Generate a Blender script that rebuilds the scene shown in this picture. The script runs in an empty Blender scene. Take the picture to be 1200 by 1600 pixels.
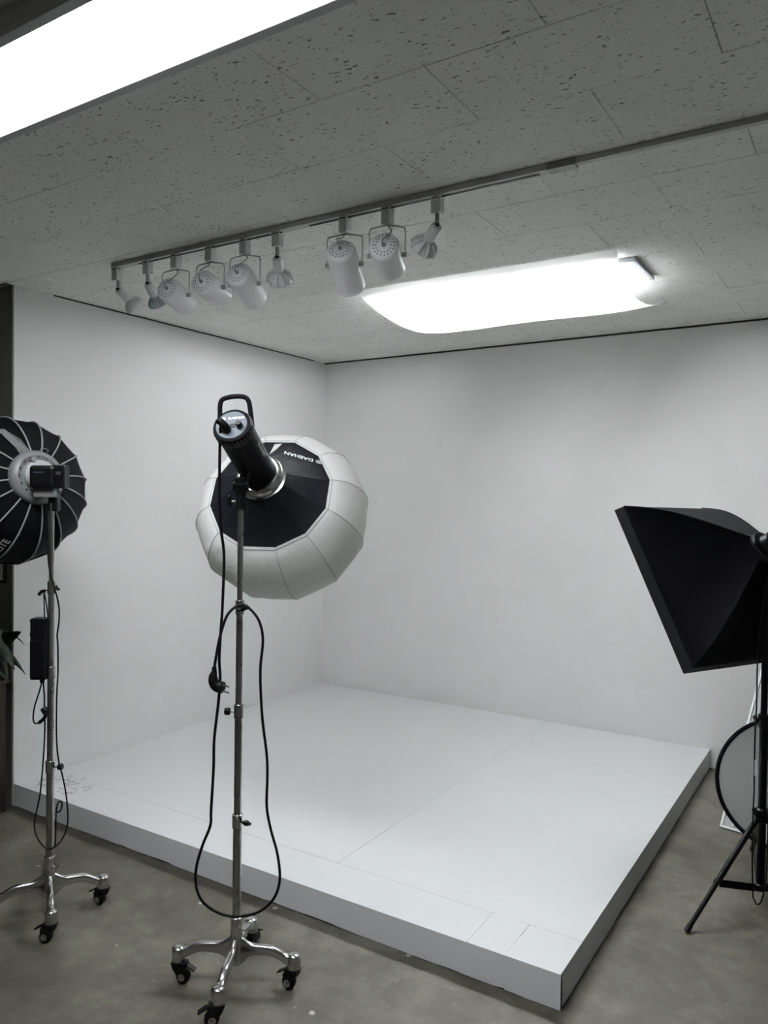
import bpy, bmesh, math, random
from mathutils import Vector, Matrix, Euler

random.seed(7)
SC = bpy.context.scene
COL = SC.collection
PI = math.pi
V = Vector
CEIL = 2.539

# ------------------------------------------------------------------ camera, world, exposure
cam_d = bpy.data.cameras.new('camera')
cam = bpy.data.objects.new('camera', cam_d)
COL.objects.link(cam)
cam_d.sensor_fit = 'VERTICAL'
cam_d.sensor_height = 36.0
cam_d.lens = 1212.63 / 1600 * 36.0
cam_d.clip_start = 0.05
yaw, pitch, roll = 0.563151864, -0.0201156629, 0.0107506257
fwd = V((-math.sin(yaw) * math.cos(pitch), math.cos(yaw) * math.cos(pitch), math.sin(pitch)))
rt0 = V((math.cos(yaw), math.sin(yaw), 0))
up0 = rt0.cross(fwd)
rt = rt0 * math.cos(roll) + up0 * math.sin(roll)
up = -rt0 * math.sin(roll) + up0 * math.cos(roll)
m = Matrix((rt, up, -fwd)).transposed().to_4x4()
m.translation = V((3.538, -4.745, 1.536))
cam.matrix_world = m
SC.camera = cam

world = bpy.data.worlds.new('world')
SC.world = world
world.use_nodes = True
world.node_tree.nodes['Background'].inputs[0].default_value = (0.8, 0.85, 0.9, 1)
world.node_tree.nodes['Background'].inputs[1].default_value = 0.05

SC.view_settings.view_transform = 'Standard'
SC.view_settings.look = 'None'
SC.view_settings.exposure = 0.28
SC.view_settings.gamma = 1.0
SC.view_settings.use_curve_mapping = False

PANEL_STRENGTH = 42.0      # bare ceiling panel near the camera
CLOTH_STRENGTH = 135.0     # ceiling panel behind the hung cloth

# ------------------------------------------------------------------ materials
def mat(name, col, rough=0.5, metal=0.0, spec=0.5, emit=None, estr=0.0, sheen=0.0):
    mt = bpy.data.materials.new(name)
    mt.use_nodes = True
    b = mt.node_tree.nodes['Principled BSDF']
    b.inputs['Base Color'].default_value = (*col, 1)
    b.inputs['Roughness'].default_value = rough
    b.inputs['Metallic'].default_value = metal
    b.inputs['Specular IOR Level'].default_value = spec
    if sheen:
        b.inputs['Sheen Weight'].default_value = sheen
    if emit:
        b.inputs['Emission Color'].default_value = (*emit, 1)
        b.inputs['Emission Strength'].default_value = estr
    return mt

def nodes(mt):
    nt = mt.node_tree
    return nt, nt.nodes['Principled BSDF'], nt.nodes.new, nt.links.new

def noise(nt, vec, scale, detail=3, rough=0.5, dist=0.0):
    n = nt.nodes.new('ShaderNodeTexNoise')
    n.inputs['Scale'].default_value = scale
    n.inputs['Detail'].default_value = detail
    n.inputs['Roughness'].default_value = rough
    n.inputs['Distortion'].default_value = dist
    nt.links.new(vec, n.inputs['Vector'])
    return n.outputs['Fac']

def ramp(nt, fac, stops):
    r = nt.nodes.new('ShaderNodeValToRGB')
    while len(r.color_ramp.elements) > 1:
        r.color_ramp.elements.remove(r.color_ramp.elements[0])
    r.color_ramp.elements[0].position = stops[0][0]
    r.color_ramp.elements[0].color = (*stops[0][1], 1)
    for p, c in stops[1:]:
        e = r.color_ramp.elements.new(p)
        e.color = (*c, 1)
    nt.links.new(fac, r.inputs[0])
    return r.outputs[0]

def mix(nt, a, b, fac, mode='MIX'):
    x = nt.nodes.new('ShaderNodeMix')
    x.data_type = 'RGBA'
    x.blend_type = mode
    for sock, val in ((x.inputs[0], fac), (x.inputs[6], a), (x.inputs[7], b)):
        if isinstance(val, (int, float)):
            sock.default_value = val
        elif isinstance(val, tuple):
            sock.default_value = (*val, 1)
        else:
            nt.links.new(val, sock)
    return x.outputs[2]

def math_n(nt, op, a, b=None, clamp=False):
    x = nt.nodes.new('ShaderNodeMath')
    x.operation = op
    x.use_clamp = clamp
    for i, val in enumerate((a, b)):
        if val is None:
            continue
        if isinstance(val, (int, float)):
            x.inputs[i].default_value = val
        else:
            nt.links.new(val, x.inputs[i])
    return x.outputs[0]

def position(nt, scale=(1, 1, 1)):
    g = nt.nodes.new('ShaderNodeNewGeometry')
    mp = nt.nodes.new('ShaderNodeMapping')
    mp.inputs['Scale'].default_value = scale
    nt.links.new(g.outputs['Position'], mp.inputs['Vector'])
    return mp.outputs['Vector']

def bump(nt, height, strength, dist=0.01):
    b = nt.nodes.new('ShaderNodeBump')
    b.inputs['Strength'].default_value = strength
    b.inputs['Distance'].default_value = dist
    nt.links.new(height, b.inputs['Height'])
    nt.links.new(b.outputs['Normal'], nt.nodes['Principled BSDF'].inputs['Normal'])

def painted(name, c1, c2, rough=0.75, stain=(0.6, 0.6, 0.58), stain_amt=0.25):
    mt = mat(name, c1, rough, spec=0.3)
    nt, b, N, L = nodes(mt)
    p = position(nt)
    big = noise(nt, p, 1.7, 5, 0.6, 0.4)
    col = ramp(nt, big, [(0.35, c1), (0.65, c2)])
    blot = noise(nt, p, 6.0, 6, 0.65, 0.8)
    f = ramp(nt, blot, [(0.57, (0, 0, 0)), (0.75, (1, 1, 1))])
    f2 = math_n(nt, 'MULTIPLY', f, stain_amt)
    col = mix(nt, col, stain, f2)
    L(col, b.inputs['Base Color'])
    bump(nt, noise(nt, p, 60, 4), 0.12, 0.004)
    return mt

M = {}
M['wall'] = painted('white_painted_wall', (0.84, 0.84, 0.83), (0.80, 0.81, 0.80), 0.8, (0.66, 0.66, 0.62), 0.22)
M['dark_wall'] = painted('dark_grey_wall', (0.16, 0.16, 0.15), (0.19, 0.185, 0.165), 0.8, (0.10, 0.10, 0.09), 0.5)
M['room_wall'] = painted('grey_room_wall', (0.27, 0.27, 0.26), (0.24, 0.24, 0.23), 0.8)

# white platform paint with dark scuffs in the back left corner
mt = mat('white_platform_paint', (0.8, 0.81, 0.83), 0.45, spec=0.4)
nt, b, N, L = nodes(mt)
p = position(nt)
col = ramp(nt, noise(nt, p, 1.3, 5, 0.6, 0.5), [(0.3, (0.73, 0.74, 0.76)), (0.7, (0.78, 0.785, 0.80))])
sp = ramp(nt, noise(nt, p, 9, 6, 0.7, 1.0), [(0.62, (0, 0, 0)), (0.74, (1, 1, 1))])
col = mix(nt, col, (0.62, 0.62, 0.63), math_n(nt, 'MULTIPLY', sp, 0.3))
dots = nt.nodes.new('ShaderNodeTexVoronoi')
dots.inputs['Scale'].default_value = 2.1
dots.inputs['Randomness'].default_value = 1.0
L(p, dots.inputs['Vector'])
dm = ramp(nt, dots.outputs['Distance'], [(0.012, (1, 1, 1)), (0.022, (0, 0, 0))])
col = mix(nt, col, (0.33, 0.32, 0.31), math_n(nt, 'MULTIPLY', dm, 0.6))
# scuffs: a patch around (0.22, -2.35)
sx = nt.nodes.new('ShaderNodeSeparateXYZ')
L(p, sx.inputs[0])
dx = math_n(nt, 'DIVIDE', math_n(nt, 'SUBTRACT', sx.outputs[0], 0.20), 0.20)
dy = math_n(nt, 'DIVIDE', math_n(nt, 'SUBTRACT', sx.outputs[1], -2.38), 0.12)
rr = math_n(nt, 'ADD', math_n(nt, 'MULTIPLY', dx, dx), math_n(nt, 'MULTIPLY', dy, dy))
patch = ramp(nt, rr, [(0.55, (1, 1, 1)), (1.0, (0, 0, 0))])
sc = ramp(nt, noise(nt, p, 26, 3, 0.6, 1.2), [(0.55, (0, 0, 0)), (0.61, (1, 1, 1)), (0.66, (0.4, 0.4, 0.4))])
col = mix(nt, col, (0.12, 0.12, 0.12), math_n(nt, 'MULTIPLY', math_n(nt, 'MULTIPLY', patch, sc), 0.75))
L(col, b.inputs['Base Color'])
bump(nt, noise(nt, p, 45, 3), 0.08, 0.003)
M['platform'] = mt

# concrete floor
mt = mat('polished_concrete', (0.2, 0.19, 0.17), 0.5, spec=0.4)
nt, b, N, L = nodes(mt)
p = position(nt)
c = ramp(nt, noise(nt, p, 1.1, 8, 0.62, 0.3), [(0.36, (0.046, 0.041, 0.031)), (0.5, (0.085, 0.079, 0.062)), (0.63, (0.130, 0.126, 0.106))])
c2 = ramp(nt, noise(nt, p, 7, 8, 0.7), [(0.36, (0.36, 0.35, 0.33)), (0.5, (0.50, 0.50, 0.49)), (0.62, (0.63, 0.63, 0.62))])
c = mix(nt, c, c2, 1.0, 'OVERLAY')
st = ramp(nt, noise(nt, p, 2.6, 7, 0.7, 1.5), [(0.49, (0, 0, 0)), (0.62, (1, 1, 1))])
c = mix(nt, c, (0.045, 0.038, 0.028), math_n(nt, 'MULTIPLY', st, 0.6))
grain = ramp(nt, noise(nt, p, 240, 2, 0.7), [(0.38, (0.36, 0.36, 0.36)), (0.62, (0.64, 0.64, 0.64))])
c = mix(nt, c, grain, 0.9, 'OVERLAY')
# pale paint drips
vo = nt.nodes.new('ShaderNodeTexVoronoi')
vo.inputs['Scale'].default_value = 5.5
vv = nt.nodes.new('ShaderNodeVectorMath')
vv.operation = 'ADD'
nn = nt.nodes.new('ShaderNodeTexNoise')
nn.inputs['Scale'].default_value = 30
L(p, nn.inputs['Vector'])
sc_ = nt.nodes.new('ShaderNodeVectorMath')
sc_.operation = 'SCALE'
sc_.inputs['Scale'].default_value = 0.02
L(nn.outputs['Color'], sc_.inputs[0])
L(p, vv.inputs[0])
L(sc_.outputs[0], vv.inputs[1])
L(vv.outputs[0], vo.inputs['Vector'])
spot = ramp(nt, vo.outputs['Distance'], [(0.045, (1, 1, 1)), (0.06, (0, 0, 0))])
c = mix(nt, c, (0.5, 0.5, 0.46), math_n(nt, 'MULTIPLY', spot, 0.55))
vs_ = nt.nodes.new('ShaderNodeTexVoronoi')
vs_.inputs['Scale'].default_value = 19
L(vv.outputs[0], vs_.inputs['Vector'])
speck = ramp(nt, vs_.outputs['Distance'], [(0.05, (1, 1, 1)), (0.08, (0, 0, 0))])
sgate = ramp(nt, noise(nt, p, 5, 2), [(0.5, (0, 0, 0)), (0.56, (1, 1, 1))])
c = mix(nt, c, (0.30, 0.29, 0.26), math_n(nt, 'MULTIPLY', math_n(nt, 'MULTIPLY', speck, sgate), 0.55))
# hairline cracks
ve = nt.nodes.new('ShaderNodeTexVoronoi')
ve.feature = 'DISTANCE_TO_EDGE'
ve.inputs['Scale'].default_value = 0.9
nn2 = nt.nodes.new('ShaderNodeTexNoise')
nn2.inputs['Scale'].default_value = 4
nn2.inputs['Detail'].default_value = 6
L(p, nn2.inputs['Vector'])
s2 = nt.nodes.new('ShaderNodeVectorMath')
s2.operation = 'SCALE'
s2.inputs['Scale'].default_value = 0.35
L(nn2.outputs['Color'], s2.inputs[0])
v2 = nt.nodes.new('ShaderNodeVectorMath')
v2.operation = 'ADD'
L(p, v2.inputs[0])
L(s2.outputs[0], v2.inputs[1])
L(v2.outputs[0], ve.inputs['Vector'])
crack = ramp(nt, ve.outputs['Distance'], [(0.0015, (1, 1, 1)), (0.0035, (0, 0, 0))])
gate = ramp(nt, noise(nt, p, 2.3, 2), [(0.5, (0, 0, 0)), (0.58, (1, 1, 1))])
c = mix(nt, c, (0.05, 0.048, 0.04), math_n(nt, 'MULTIPLY', math_n(nt, 'MULTIPLY', crack, gate), 0.75))
L(c, b.inputs['Base Color'])
L(ramp(nt, noise(nt, p, 3, 5), [(0.3, (0.42, 0.42, 0.42)), (0.7, (0.6, 0.6, 0.6))]), b.inputs['Roughness'])
bump(nt, noise(nt, p, 90, 5), 0.08, 0.003)
M['floor'] = mt

# fissured acoustic tile
mt = mat('fissured_ceiling_tile', (0.62, 0.62, 0.6), 0.9, spec=0.2)
nt, b, N, L = nodes(mt)
p = position(nt, (50, 125, 50))
f1 = noise(nt, p, 1.0, 2, 0.55, 0.5)
clus = ramp(nt, noise(nt, position(nt), 16, 2), [(0.40, (0, 0, 0)), (0.62, (1, 1, 1))])
thr = math_n(nt, 'ADD', f1, math_n(nt, 'MULTIPLY', clus, 0.075))
fis = ramp(nt, thr, [(0.69, (0, 0, 0)), (0.72, (1, 1, 1))])
f3 = noise(nt, position(nt, (120, 170, 120)), 1.0, 1, 0.5)
pits = ramp(nt, f3, [(0.70, (0, 0, 0)), (0.73, (1, 1, 1))])
allp = math_n(nt, 'MAXIMUM', fis, math_n(nt, 'MULTIPLY', pits, 0.7))
base = ramp(nt, noise(nt, position(nt), 3, 4), [(0.3, (0.80, 0.795, 0.77)), (0.7, (0.85, 0.845, 0.82))])
L(mix(nt, base, (0.22, 0.215, 0.20), allp), b.inputs['Base Color'])
bump(nt, math_n(nt, 'SUBTRACT', 1.0, allp), 0.35, 0.003)
M['tile'] = mt
M['slab'] = mat('ceiling_board_backing', (0.12, 0.12, 0.11), 0.9)

def chrome(name, col, rough):
    mt = mat(name, col, rough, 1.0)
    nt, b, N, L = nodes(mt)
    p = position(nt)
    L(ramp(nt, noise(nt, p, 18, 4), [(0.3, (rough * 0.9,) * 3), (0.7, (rough * 1.15,) * 3)]), b.inputs['Roughness'])
    return mt
M['chrome'] = chrome('brushed_chrome', (0.55, 0.55, 0.545), 0.2)
M['tube'] = chrome('satin_steel_tube', (0.40, 0.40, 0.385), 0.28)

def plastic(name, col, rough, spec=0.4):
    mt = mat(name, col, rough, spec=spec)
    nt, b, N, L = nodes(mt)
    bump(nt, noise(nt, position(nt), 300, 2), 0.08, 0.001)
    return mt
M['black'] = plastic('black_plastic', (0.004, 0.004, 0.005), 0.40, 0.18)
M['black_metal'] = plastic('black_painted_metal', (0.004, 0.004, 0.005), 0.42, 0.12)
M['lamp_black'] = plastic('black_lamp_enamel', (0.004, 0.004, 0.005), 0.5, 0.05)
M['rubber'] = plastic('black_rubber', (0.004, 0.004, 0.004), 0.5, 0.15)
M['grey_face'] = plastic('grey_blue_panel', (0.075, 0.09, 0.11), 0.45, 0.2)
M['silver'] = plastic('silver_aluminium', (0.15, 0.153, 0.157), 0.4)
M['pale_metal'] = plastic('pale_grey_enamel', (0.29, 0.295, 0.30), 0.5)
M['flap'] = plastic('grey_flap_cloth', (0.12, 0.12, 0.12), 0.8)
M['rib_piping'] = plastic('pale_rib_piping', (0.24, 0.245, 0.245), 0.7)
M['white_metal'] = plastic('white_enamel', (0.72, 0.73, 0.73), 0.35)
M['yoke_metal'] = plastic('pale_yoke_enamel', (0.50, 0.50, 0.49), 0.45)
M['grey_metal'] = plastic('grey_enamel', (0.30, 0.30, 0.295), 0.45)
M['track'] = plastic('off_white_track', (0.50, 0.50, 0.49), 0.45)
M['dark_slot'] = plastic('dark_slot', (0.015, 0.015, 0.015), 0.7)
M['white_print'] = mat('white_print', (0.75, 0.76, 0.78), 0.6)
M['grey_print'] = mat('grey_print', (0.35, 0.34, 0.33), 0.6)
M['badge'] = mat('dim_badge_print', (0.03, 0.035, 0.045), 0.5)
M['glass_bulb'] = plastic('frosted_reflector_bulb', (0.68, 0.69, 0.69), 0.2)
M['blue_fin'] = plastic('blue_grey_bulb_fin', (0.22, 0.27, 0.34), 0.3)
M['trim'] = mat('dark_shadow_gap', (0.03, 0.026, 0.022), 0.9)  # dark colour stands in for shade inside the gap below the ceiling
M['leaf'] = plastic('dark_green_leaf', (0.010, 0.016, 0.008), 0.4, 0.2)
M['wood'] = plastic('dark_brown_wood', (0.014, 0.009, 0.007), 0.6, 0.15)
M['pot'] = plastic('dark_pot', (0.012, 0.012, 0.012), 0.5)

def fabric(name, col, rough=0.75, scale=9, amt=0.25, spec=0.15):
    mt = mat(name, col, rough, spec=spec)
    nt, b, N, L = nodes(mt)
    tc = nt.nodes.new('ShaderNodeTexCoord').outputs['Object']
    h = math_n(nt, 'ADD', noise(nt, tc, scale, 4, 0.6, 0.6), math_n(nt, 'MULTIPLY', noise(nt, tc, 500, 1), 0.05))
    bump(nt, h, amt, 0.02)
    return mt
M['black_fabric'] = fabric('black_nylon', (0.007, 0.008, 0.012), 0.55, spec=0.22)
M['dull_black'] = fabric('dull_black_cloth', (0.0035, 0.0035, 0.0045), 0.8, spec=0.07)
M['lip_fabric'] = fabric('charcoal_lip_cloth', (0.009, 0.0095, 0.010), 0.8)
M['piping'] = fabric('white_piping', (0.45, 0.46, 0.46), 0.7)

def translucent(name, col, tcol, fac, scale=10, amt=0.3):
    mt = mat(name, col, 0.7, spec=0.2)
    nt, b, N, L = nodes(mt)
    t = N('ShaderNodeBsdfTranslucent')
    t.inputs[0].default_value = (*tcol, 1)
    mx = N('ShaderNodeMixShader')
    mx.inputs[0].default_value = fac
    L(b.outputs[0], mx.inputs[1])
    L(t.outputs[0], mx.inputs[2])
    L(mx.outputs[0], nt.nodes['Material Output'].inputs[0])
    tc = nt.nodes.new('ShaderNodeTexCoord').outputs['Object']
    bump(nt, noise(nt, tc, scale, 4, 0.6, 0.8), amt, 0.02)
    return mt
M['cloth'] = translucent('thin_white_cloth', (0.82, 0.82, 0.82), (0.85, 0.85, 0.85), 0.65, 5, 0.15)
M['diffuser'] = translucent('white_diffuser_nylon', (0.84, 0.84, 0.83), (0.8, 0.8, 0.78), 0.4, 9, 0.45)
M['reflector'] = translucent('translucent_reflector_cloth', (0.55, 0.55, 0.55), (0.6, 0.6, 0.6), 0.4, 4, 0.1)
M['panel_light'] = mat('panel_lamp_face', (0.9, 0.9, 0.9), 0.5, emit=(0.95, 0.985, 1.0), estr=PANEL_STRENGTH)
M['panel_light_far'] = mat('covered_lamp_face', (0.9, 0.9, 0.9), 0.5, emit=(0.95, 0.985, 1.0), estr=CLOTH_STRENGTH)
M['lamp_frame'] = plastic('lamp_frame_enamel', (0.45, 0.46, 0.48), 0.4)

# ------------------------------------------------------------------ mesh helpers
def bm_new():
    return bmesh.new()

def finish(name, bm, material, parent=None, smooth=False, angle=40):
    me = bpy.data.meshes.new(name)
    bmesh.ops.recalc_face_normals(bm, faces=bm.faces[:])
    if smooth:
        for f in bm.faces:
            f.smooth = True
        lim = math.radians(angle)
        for e in bm.edges:
            if len(e.link_faces) == 2 and e.calc_face_angle(0) > lim:
                e.smooth = False
    bm.to_mesh(me)
    bm.free()
    me.materials.append(material)
    o = bpy.data.objects.new(name, me)
    COL.objects.link(o)
    if parent is not None:
        o.parent = parent
    return o

def thing(name, label, cat, loc=(0, 0, 0), rot=None, group=None):
    o = bpy.data.objects.new(name, None)
    COL.objects.link(o)
    o.location = loc
    if rot is not None:
        o.rotation_mode = 'QUATERNION'
        o.rotation_quaternion = rot
    o.empty_display_size = 0.05
    o['label'] = label
    o['category'] = cat
    if group:
        o['group'] = group
    return o

def tag(o, label, cat, group=None):
    o['label'] = label
    o['category'] = cat
    if group:
        o['group'] = group
    return o

def box(bm, c, s, mtx=None, bevel=0.0):
    r = bmesh.ops.create_cube(bm, size=1.0)
    vs = r['verts']
    bmesh.ops.scale(bm, vec=V(s), verts=vs)
    if bevel:
        es = list({e for v in vs for e in v.link_edges})
        rr_ = bmesh.ops.bevel(bm, geom=es, offset=bevel, segments=2, affect='EDGES', profile=0.5)
        vs = list({v for f in rr_['faces'] for v in f.verts} | {v for v in vs if v.is_valid})
    bmesh.ops.translate(bm, vec=V(c), verts=vs)
    if mtx is not None:
        bmesh.ops.transform(bm, matrix=mtx, verts=vs)
    return vs

def frame_to(p0, p1):
    """matrix whose z axis runs p0 -> p1, origin p0"""
    d = (V(p1) - V(p0)).normalized()
    q = V((0, 0, 1)).rotation_difference(d)
    return Matrix.Translation(V(p0)) @ q.to_matrix().to_4x4()

def lathe(bm, prof, seg=24, mtx=None, cap0=True, cap1=True, phase=0.0, skip=()):
    rings = []
    for (r, z) in prof:
        if r < 1e-6:
            v = bm.verts.new((0, 0, z))
            rings.append([v])
        else:
            rings.append([bm.verts.new((r * math.cos(phase + 2 * PI * k / seg), r * math.sin(phase + 2 * PI * k / seg), z)) for k in range(seg)])
    for a, b_ in zip(rings, rings[1:]):
        for k in range(seg):
            if k in skip:
                continue
            k2 = (k + 1) % seg
            if len(a) == 1 and len(b_) == 1:
                continue
            if len(a) == 1:
                bm.faces.new((a[0], b_[k], b_[k2]))
            elif len(b_) == 1:
                bm.faces.new((a[k], a[k2], b_[0]))
            else:
                bm.faces.new((a[k], a[k2], b_[k2], b_[k]))
    if cap0 and len(rings[0]) > 1:
        bm.faces.new(rings[0][::-1])
    if cap1 and len(rings[-1]) > 1:
        bm.faces.new(rings[-1])
    vs = [v for r in rings for v in r]
    if mtx is not None:
        bmesh.ops.transform(bm, matrix=mtx, verts=vs)
    return vs

def cyl(bm, p0, p1, r0, r1=None, seg=16):
    r1 = r0 if r1 is None else r1
    L_ = (V(p1) - V(p0)).length
    return lathe(bm, [(r0, 0), (r1, L_)], seg, frame_to(p0, p1))

def catmull(pts, n=6, closed=False):
    P = [V(p) for p in pts]
    out = []
    N_ = len(P)
    rng = range(N_ if closed else N_ - 1)
    for i in rng:
        if closed:
            a, b_, c_, d = P[(i - 1) % N_], P[i], P[(i + 1) % N_], P[(i + 2) % N_]
        else:
            a, b_, c_, d = P[max(i - 1, 0)], P[i], P[i + 1], P[min(i + 2, N_ - 1)]
        for k in range(n):
            t = k / n
            out.append(0.5 * ((2 * b_) + (c_ - a) * t + (2 * a - 5 * b_ + 4 * c_ - d) * t * t + (3 * b_ - a - 3 * c_ + d) * t ** 3))
    if not closed:
        out.append(P[-1])
    return out

def tube(bm, pts, r, seg=8, closed=False, flat=None):
    """swept tube; r may be a list; flat=(w,h) gives an oval section"""
    P = [V(p) for p in pts]
    n = len(P)
    tang = []
    for i in range(n):
        if closed:
            t = P[(i + 1) % n] - P[(i - 1) % n]
        else:
            t = P[min(i + 1, n - 1)] - P[max(i - 1, 0)]
        tang.append(t.normalized())
    ref = V((0, 0, 1)) if abs(tang[0].z) < 0.9 else V((1, 0, 0))
    u = (ref - tang[0] * ref.dot(tang[0])).normalized()
    rings = []
    for i in range(n):
        u = (u - tang[i] * u.dot(tang[i])).normalized()
        w_ = tang[i].cross(u)
        ri = r[i] if isinstance(r, (list, tuple)) else r
        a_, b_ = (flat if flat else (ri, ri))
        rings.append([bm.verts.new(P[i] + u * math.cos(2 * PI * k / seg) * a_ + w_ * math.sin(2 * PI * k / seg) * b_) for k in range(seg)])
    for i in range(n if closed else n - 1):
        A_, B_ = rings[i], rings[(i + 1) % n]
        for k in range(seg):
            bm.faces.new((A_[k], A_[(k + 1) % seg], B_[(k + 1) % seg], B_[k]))
    if not closed:
        bm.faces.new(rings[0][::-1])
        bm.faces.new(rings[-1])

def rel(pts, loc):
    return [tuple(V(p) - V(loc)) for p in pts]

def text_mesh(name, body, size, material, parent, mtx, extrude=0.0006, sx=1.0):
    cu = bpy.data.curves.new(name, 'FONT')
    cu.body = body
    cu.size = size
    cu.extrude = extrude
    cu.align_x = 'CENTER'
    cu.align_y = 'CENTER'
    cu.resolution_u = 2
    cu.offset = size * 0.018
    tmp = bpy.data.objects.new(name, cu)
    COL.objects.link(tmp)
    bpy.context.view_layer.update()
    me = bpy.data.meshes.new_from_object(tmp.evaluated_get(bpy.context.evaluated_depsgraph_get()))
    bpy.data.objects.remove(tmp)
    bpy.data.curves.remove(cu)
    me.transform(mtx @ Matrix.Diagonal((sx, 1, 1, 1)))
    me.materials.clear()
    me.materials.append(material)
    me.name = name
    o = bpy.data.objects.new(name, me)
    COL.objects.link(o)
    o.parent = parent
    return o

# ------------------------------------------------------------------ the setting
def slab(name, lo, hi, material, parent=None):
    bm = bm_new()
    lo, hi = V(lo), V(hi)
    box(bm, (lo + hi) / 2, hi - lo)
    o = finish(name, bm, material, parent)
    if parent is None:
        o['kind'] = 'structure'
    return o

X0, X1, Y0, LW = -1.6, 4.9, -6.6, -2.515
slab('floor', (X0, Y0, -0.1), (X1, 0.0, 0.0), M['floor'])
slab('wall_back', (-0.12, 0.0, -0.1), (X1, 0.12, CEIL + 0.1), M['wall'])
slab('wall_left', (-0.12, LW, -0.1), (0.0, 0.0, CEIL + 0.1), M['wall'])
slab('wall_recess', (X0, LW + 0.004, -0.1), (-0.12, LW + 0.12, CEIL + 0.1), M['dark_wall'])
slab('trim_1', (-0.012, LW - 0.003, 0), (-0.12, LW, CEIL), M['dark_wall'])
slab('wall_right', (X1, Y0, -0.1), (X1 + 0.12, 0.12, CEIL + 0.1), M['room_wall'])
slab('wall_side', (X0 - 0.12, Y0, -0.1), (X0, LW + 0.12, CEIL + 0.1), M['dark_wall'])
slab('wall_front', (X0, Y0 - 0.12, -0.1), (X1, Y0, CEIL + 0.1), M['room_wall'])
slab('gap_shade_back', (0.0, -0.007, CEIL - 0.010), (X1, 0.0, CEIL - 0.0005), M['trim'])  # dark strip painted as the shaded gap between back wall and ceiling
slab('gap_shade_left', (0.0, -2.30, CEIL - 0.006), (0.006, -0.14, CEIL - 0.0005), M['trim'])  # the same painted gap shade along the left wall

ceiling = slab('ceiling', (X0, Y0, CEIL + 0.013), (X1, 0.0, CEIL + 0.1), M['slab'])
bm = bm_new()
box(bm, (0, 0, 0.0065), (0.5985, 0.2985, 0.0125))
bot = [f for f in bm.faces if f.normal.z < -0.5]
es = [e for f in bot for e in f.edges]
bmesh.ops.bevel(bm, geom=es, offset=0.0011, segments=1, affect='EDGES')
proto = finish('tile', bm, M['tile'], ceiling)
first = True
cut_cache = {}
row = 0
yb = -3.154 - 0.30 * 12
k = -12
while True:
    y0 = -3.154 + 0.30 * k
    y1 = y0 + 0.30
    if y0 > -0.01:
        break
    xs = (2.63 if k % 2 == 0 else 2.93) - 0.6 * 9
    while xs < X1:
        a0, a1 = max(xs, X0), min(xs + 0.6, X1)
        b0, b1 = max(y0, Y0), min(y1, 0.0)
        if (b0 + b1) / 2 > LW and a0 < 0:
            a0 = max(a0, 0.0)
        if a1 - a0 > 0.03 and b1 - b0 > 0.02:
            if first:
                o = proto
                first = False
            else:
                o = proto.copy()
                COL.objects.link(o)
                o.parent = ceiling
            o.location = ((a0 + a1) / 2, (b0 + b1) / 2, CEIL + random.uniform(-0.0004, 0.0004))
            o.scale = ((a1 - a0) / 0.6, (b1 - b0) / 0.30, 1)
        xs += 0.6
    k += 1

# ------------------------------------------------------------------ white platform
PW, PD, PH = 2.7727, 2.5148, 0.1094
platform = thing('platform', 'low white painted wooden platform filling the white corner', 'platform', (0, 0, 0))
bm = bm_new()
box(bm, (PW / 2, -PD / 2, 0.046), (PW - 0.03, PD - 0.03, 0.092))
finish('base', bm, M['platform'], platform)
def board(name, x0, x1, y0, y1, z0, z1, g=0.0013):
    bm = bm_new()
    box(bm, ((x0 + x1) / 2, (y0 + y1) / 2, (z0 + z1) / 2), (x1 - x0 - g, y1 - y0 - g, z1 - z0), bevel=0.0005)
    return finish(name, bm, M['platform'], platform)
T0 = PH - 0.016
YS = -2.306
board('top_panel', 0.002, 0.848, YS, -0.003, T0, PH)
board('top_panel', 0.848, 1.802, YS, -0.003, T0, PH + 0.0003)
board('top_panel', 1.802, PW + 0.0006, YS, -0.003, T0, PH)
board('edge_board', 0.001, 2.459, -PD - 0.0006, YS, T0, PH)
board('edge_board', 2.459, 2.592, -PD - 0.0006, YS, T0, PH + 0.0006)
board('edge_board', 2.592, PW + 0.0006, -2.399, YS, T0, PH + 0.0002)
board('corner_board', 2.592, PW + 0.0017, -PD - 0.0027, -2.399, T0, PH + 0.0022)

def riser(name, p0, p1, th, z1, seed):
    """board whose lower edge is chipped"""
    rnd = random.Random(seed)
    p0, p1 = V(p0), V(p1)
    d = (p1 - p0)
    L_ = d.length
    d.normalize()
    nrm = V((d.y, -d.x, 0))
    n = max(3, int(L_ / 0.035))
    bm = bm_new()
    rows = []
    z = 0.003
    for i in range(n + 1):
        q = p0 + d * (L_ * i / n)
        z = rnd.choice([0.001, 0.002, 0.002, 0.003, 0.004, 0.006]) if rnd.random() < 0.5 else z
        rows.append([bm.verts.new((q.x, q.y, z)), bm.verts.new((q.x, q.y, z1)),
                     bm.verts.new((q.x - nrm.x * th, q.y - nrm.y * th, z1)), bm.verts.new((q.x - nrm.x * th, q.y - nrm.y * th, z))])
    for a, b_ in zip(rows, rows[1:]):
        for j in range(4):
            bm.faces.new((a[j], a[(j + 1) % 4], b_[(j + 1) % 4], b_[j]))
    bm.faces.new(rows[0])
    bm.faces.new(rows[-1][::-1])
    return finish(name, bm, M['platform'], platform)
riser('riser_board', (0.001, -PD, 0), (2.591, -PD, 0), 0.014, T0, 1)
riser('riser_board', (2.5925, -PD - 0.002, 0), (PW + 0.001, -PD - 0.002, 0), 0.015, T0, 2)
riser('riser_board', (PW + 0.001, -PD + 0.001, 0), (PW + 0.001, -2.40, 0), 0.014, T0, 3)
riser('riser_board', (PW, -2.399, 0), (PW, -0.003, 0), 0.014, T0, 4)

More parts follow.
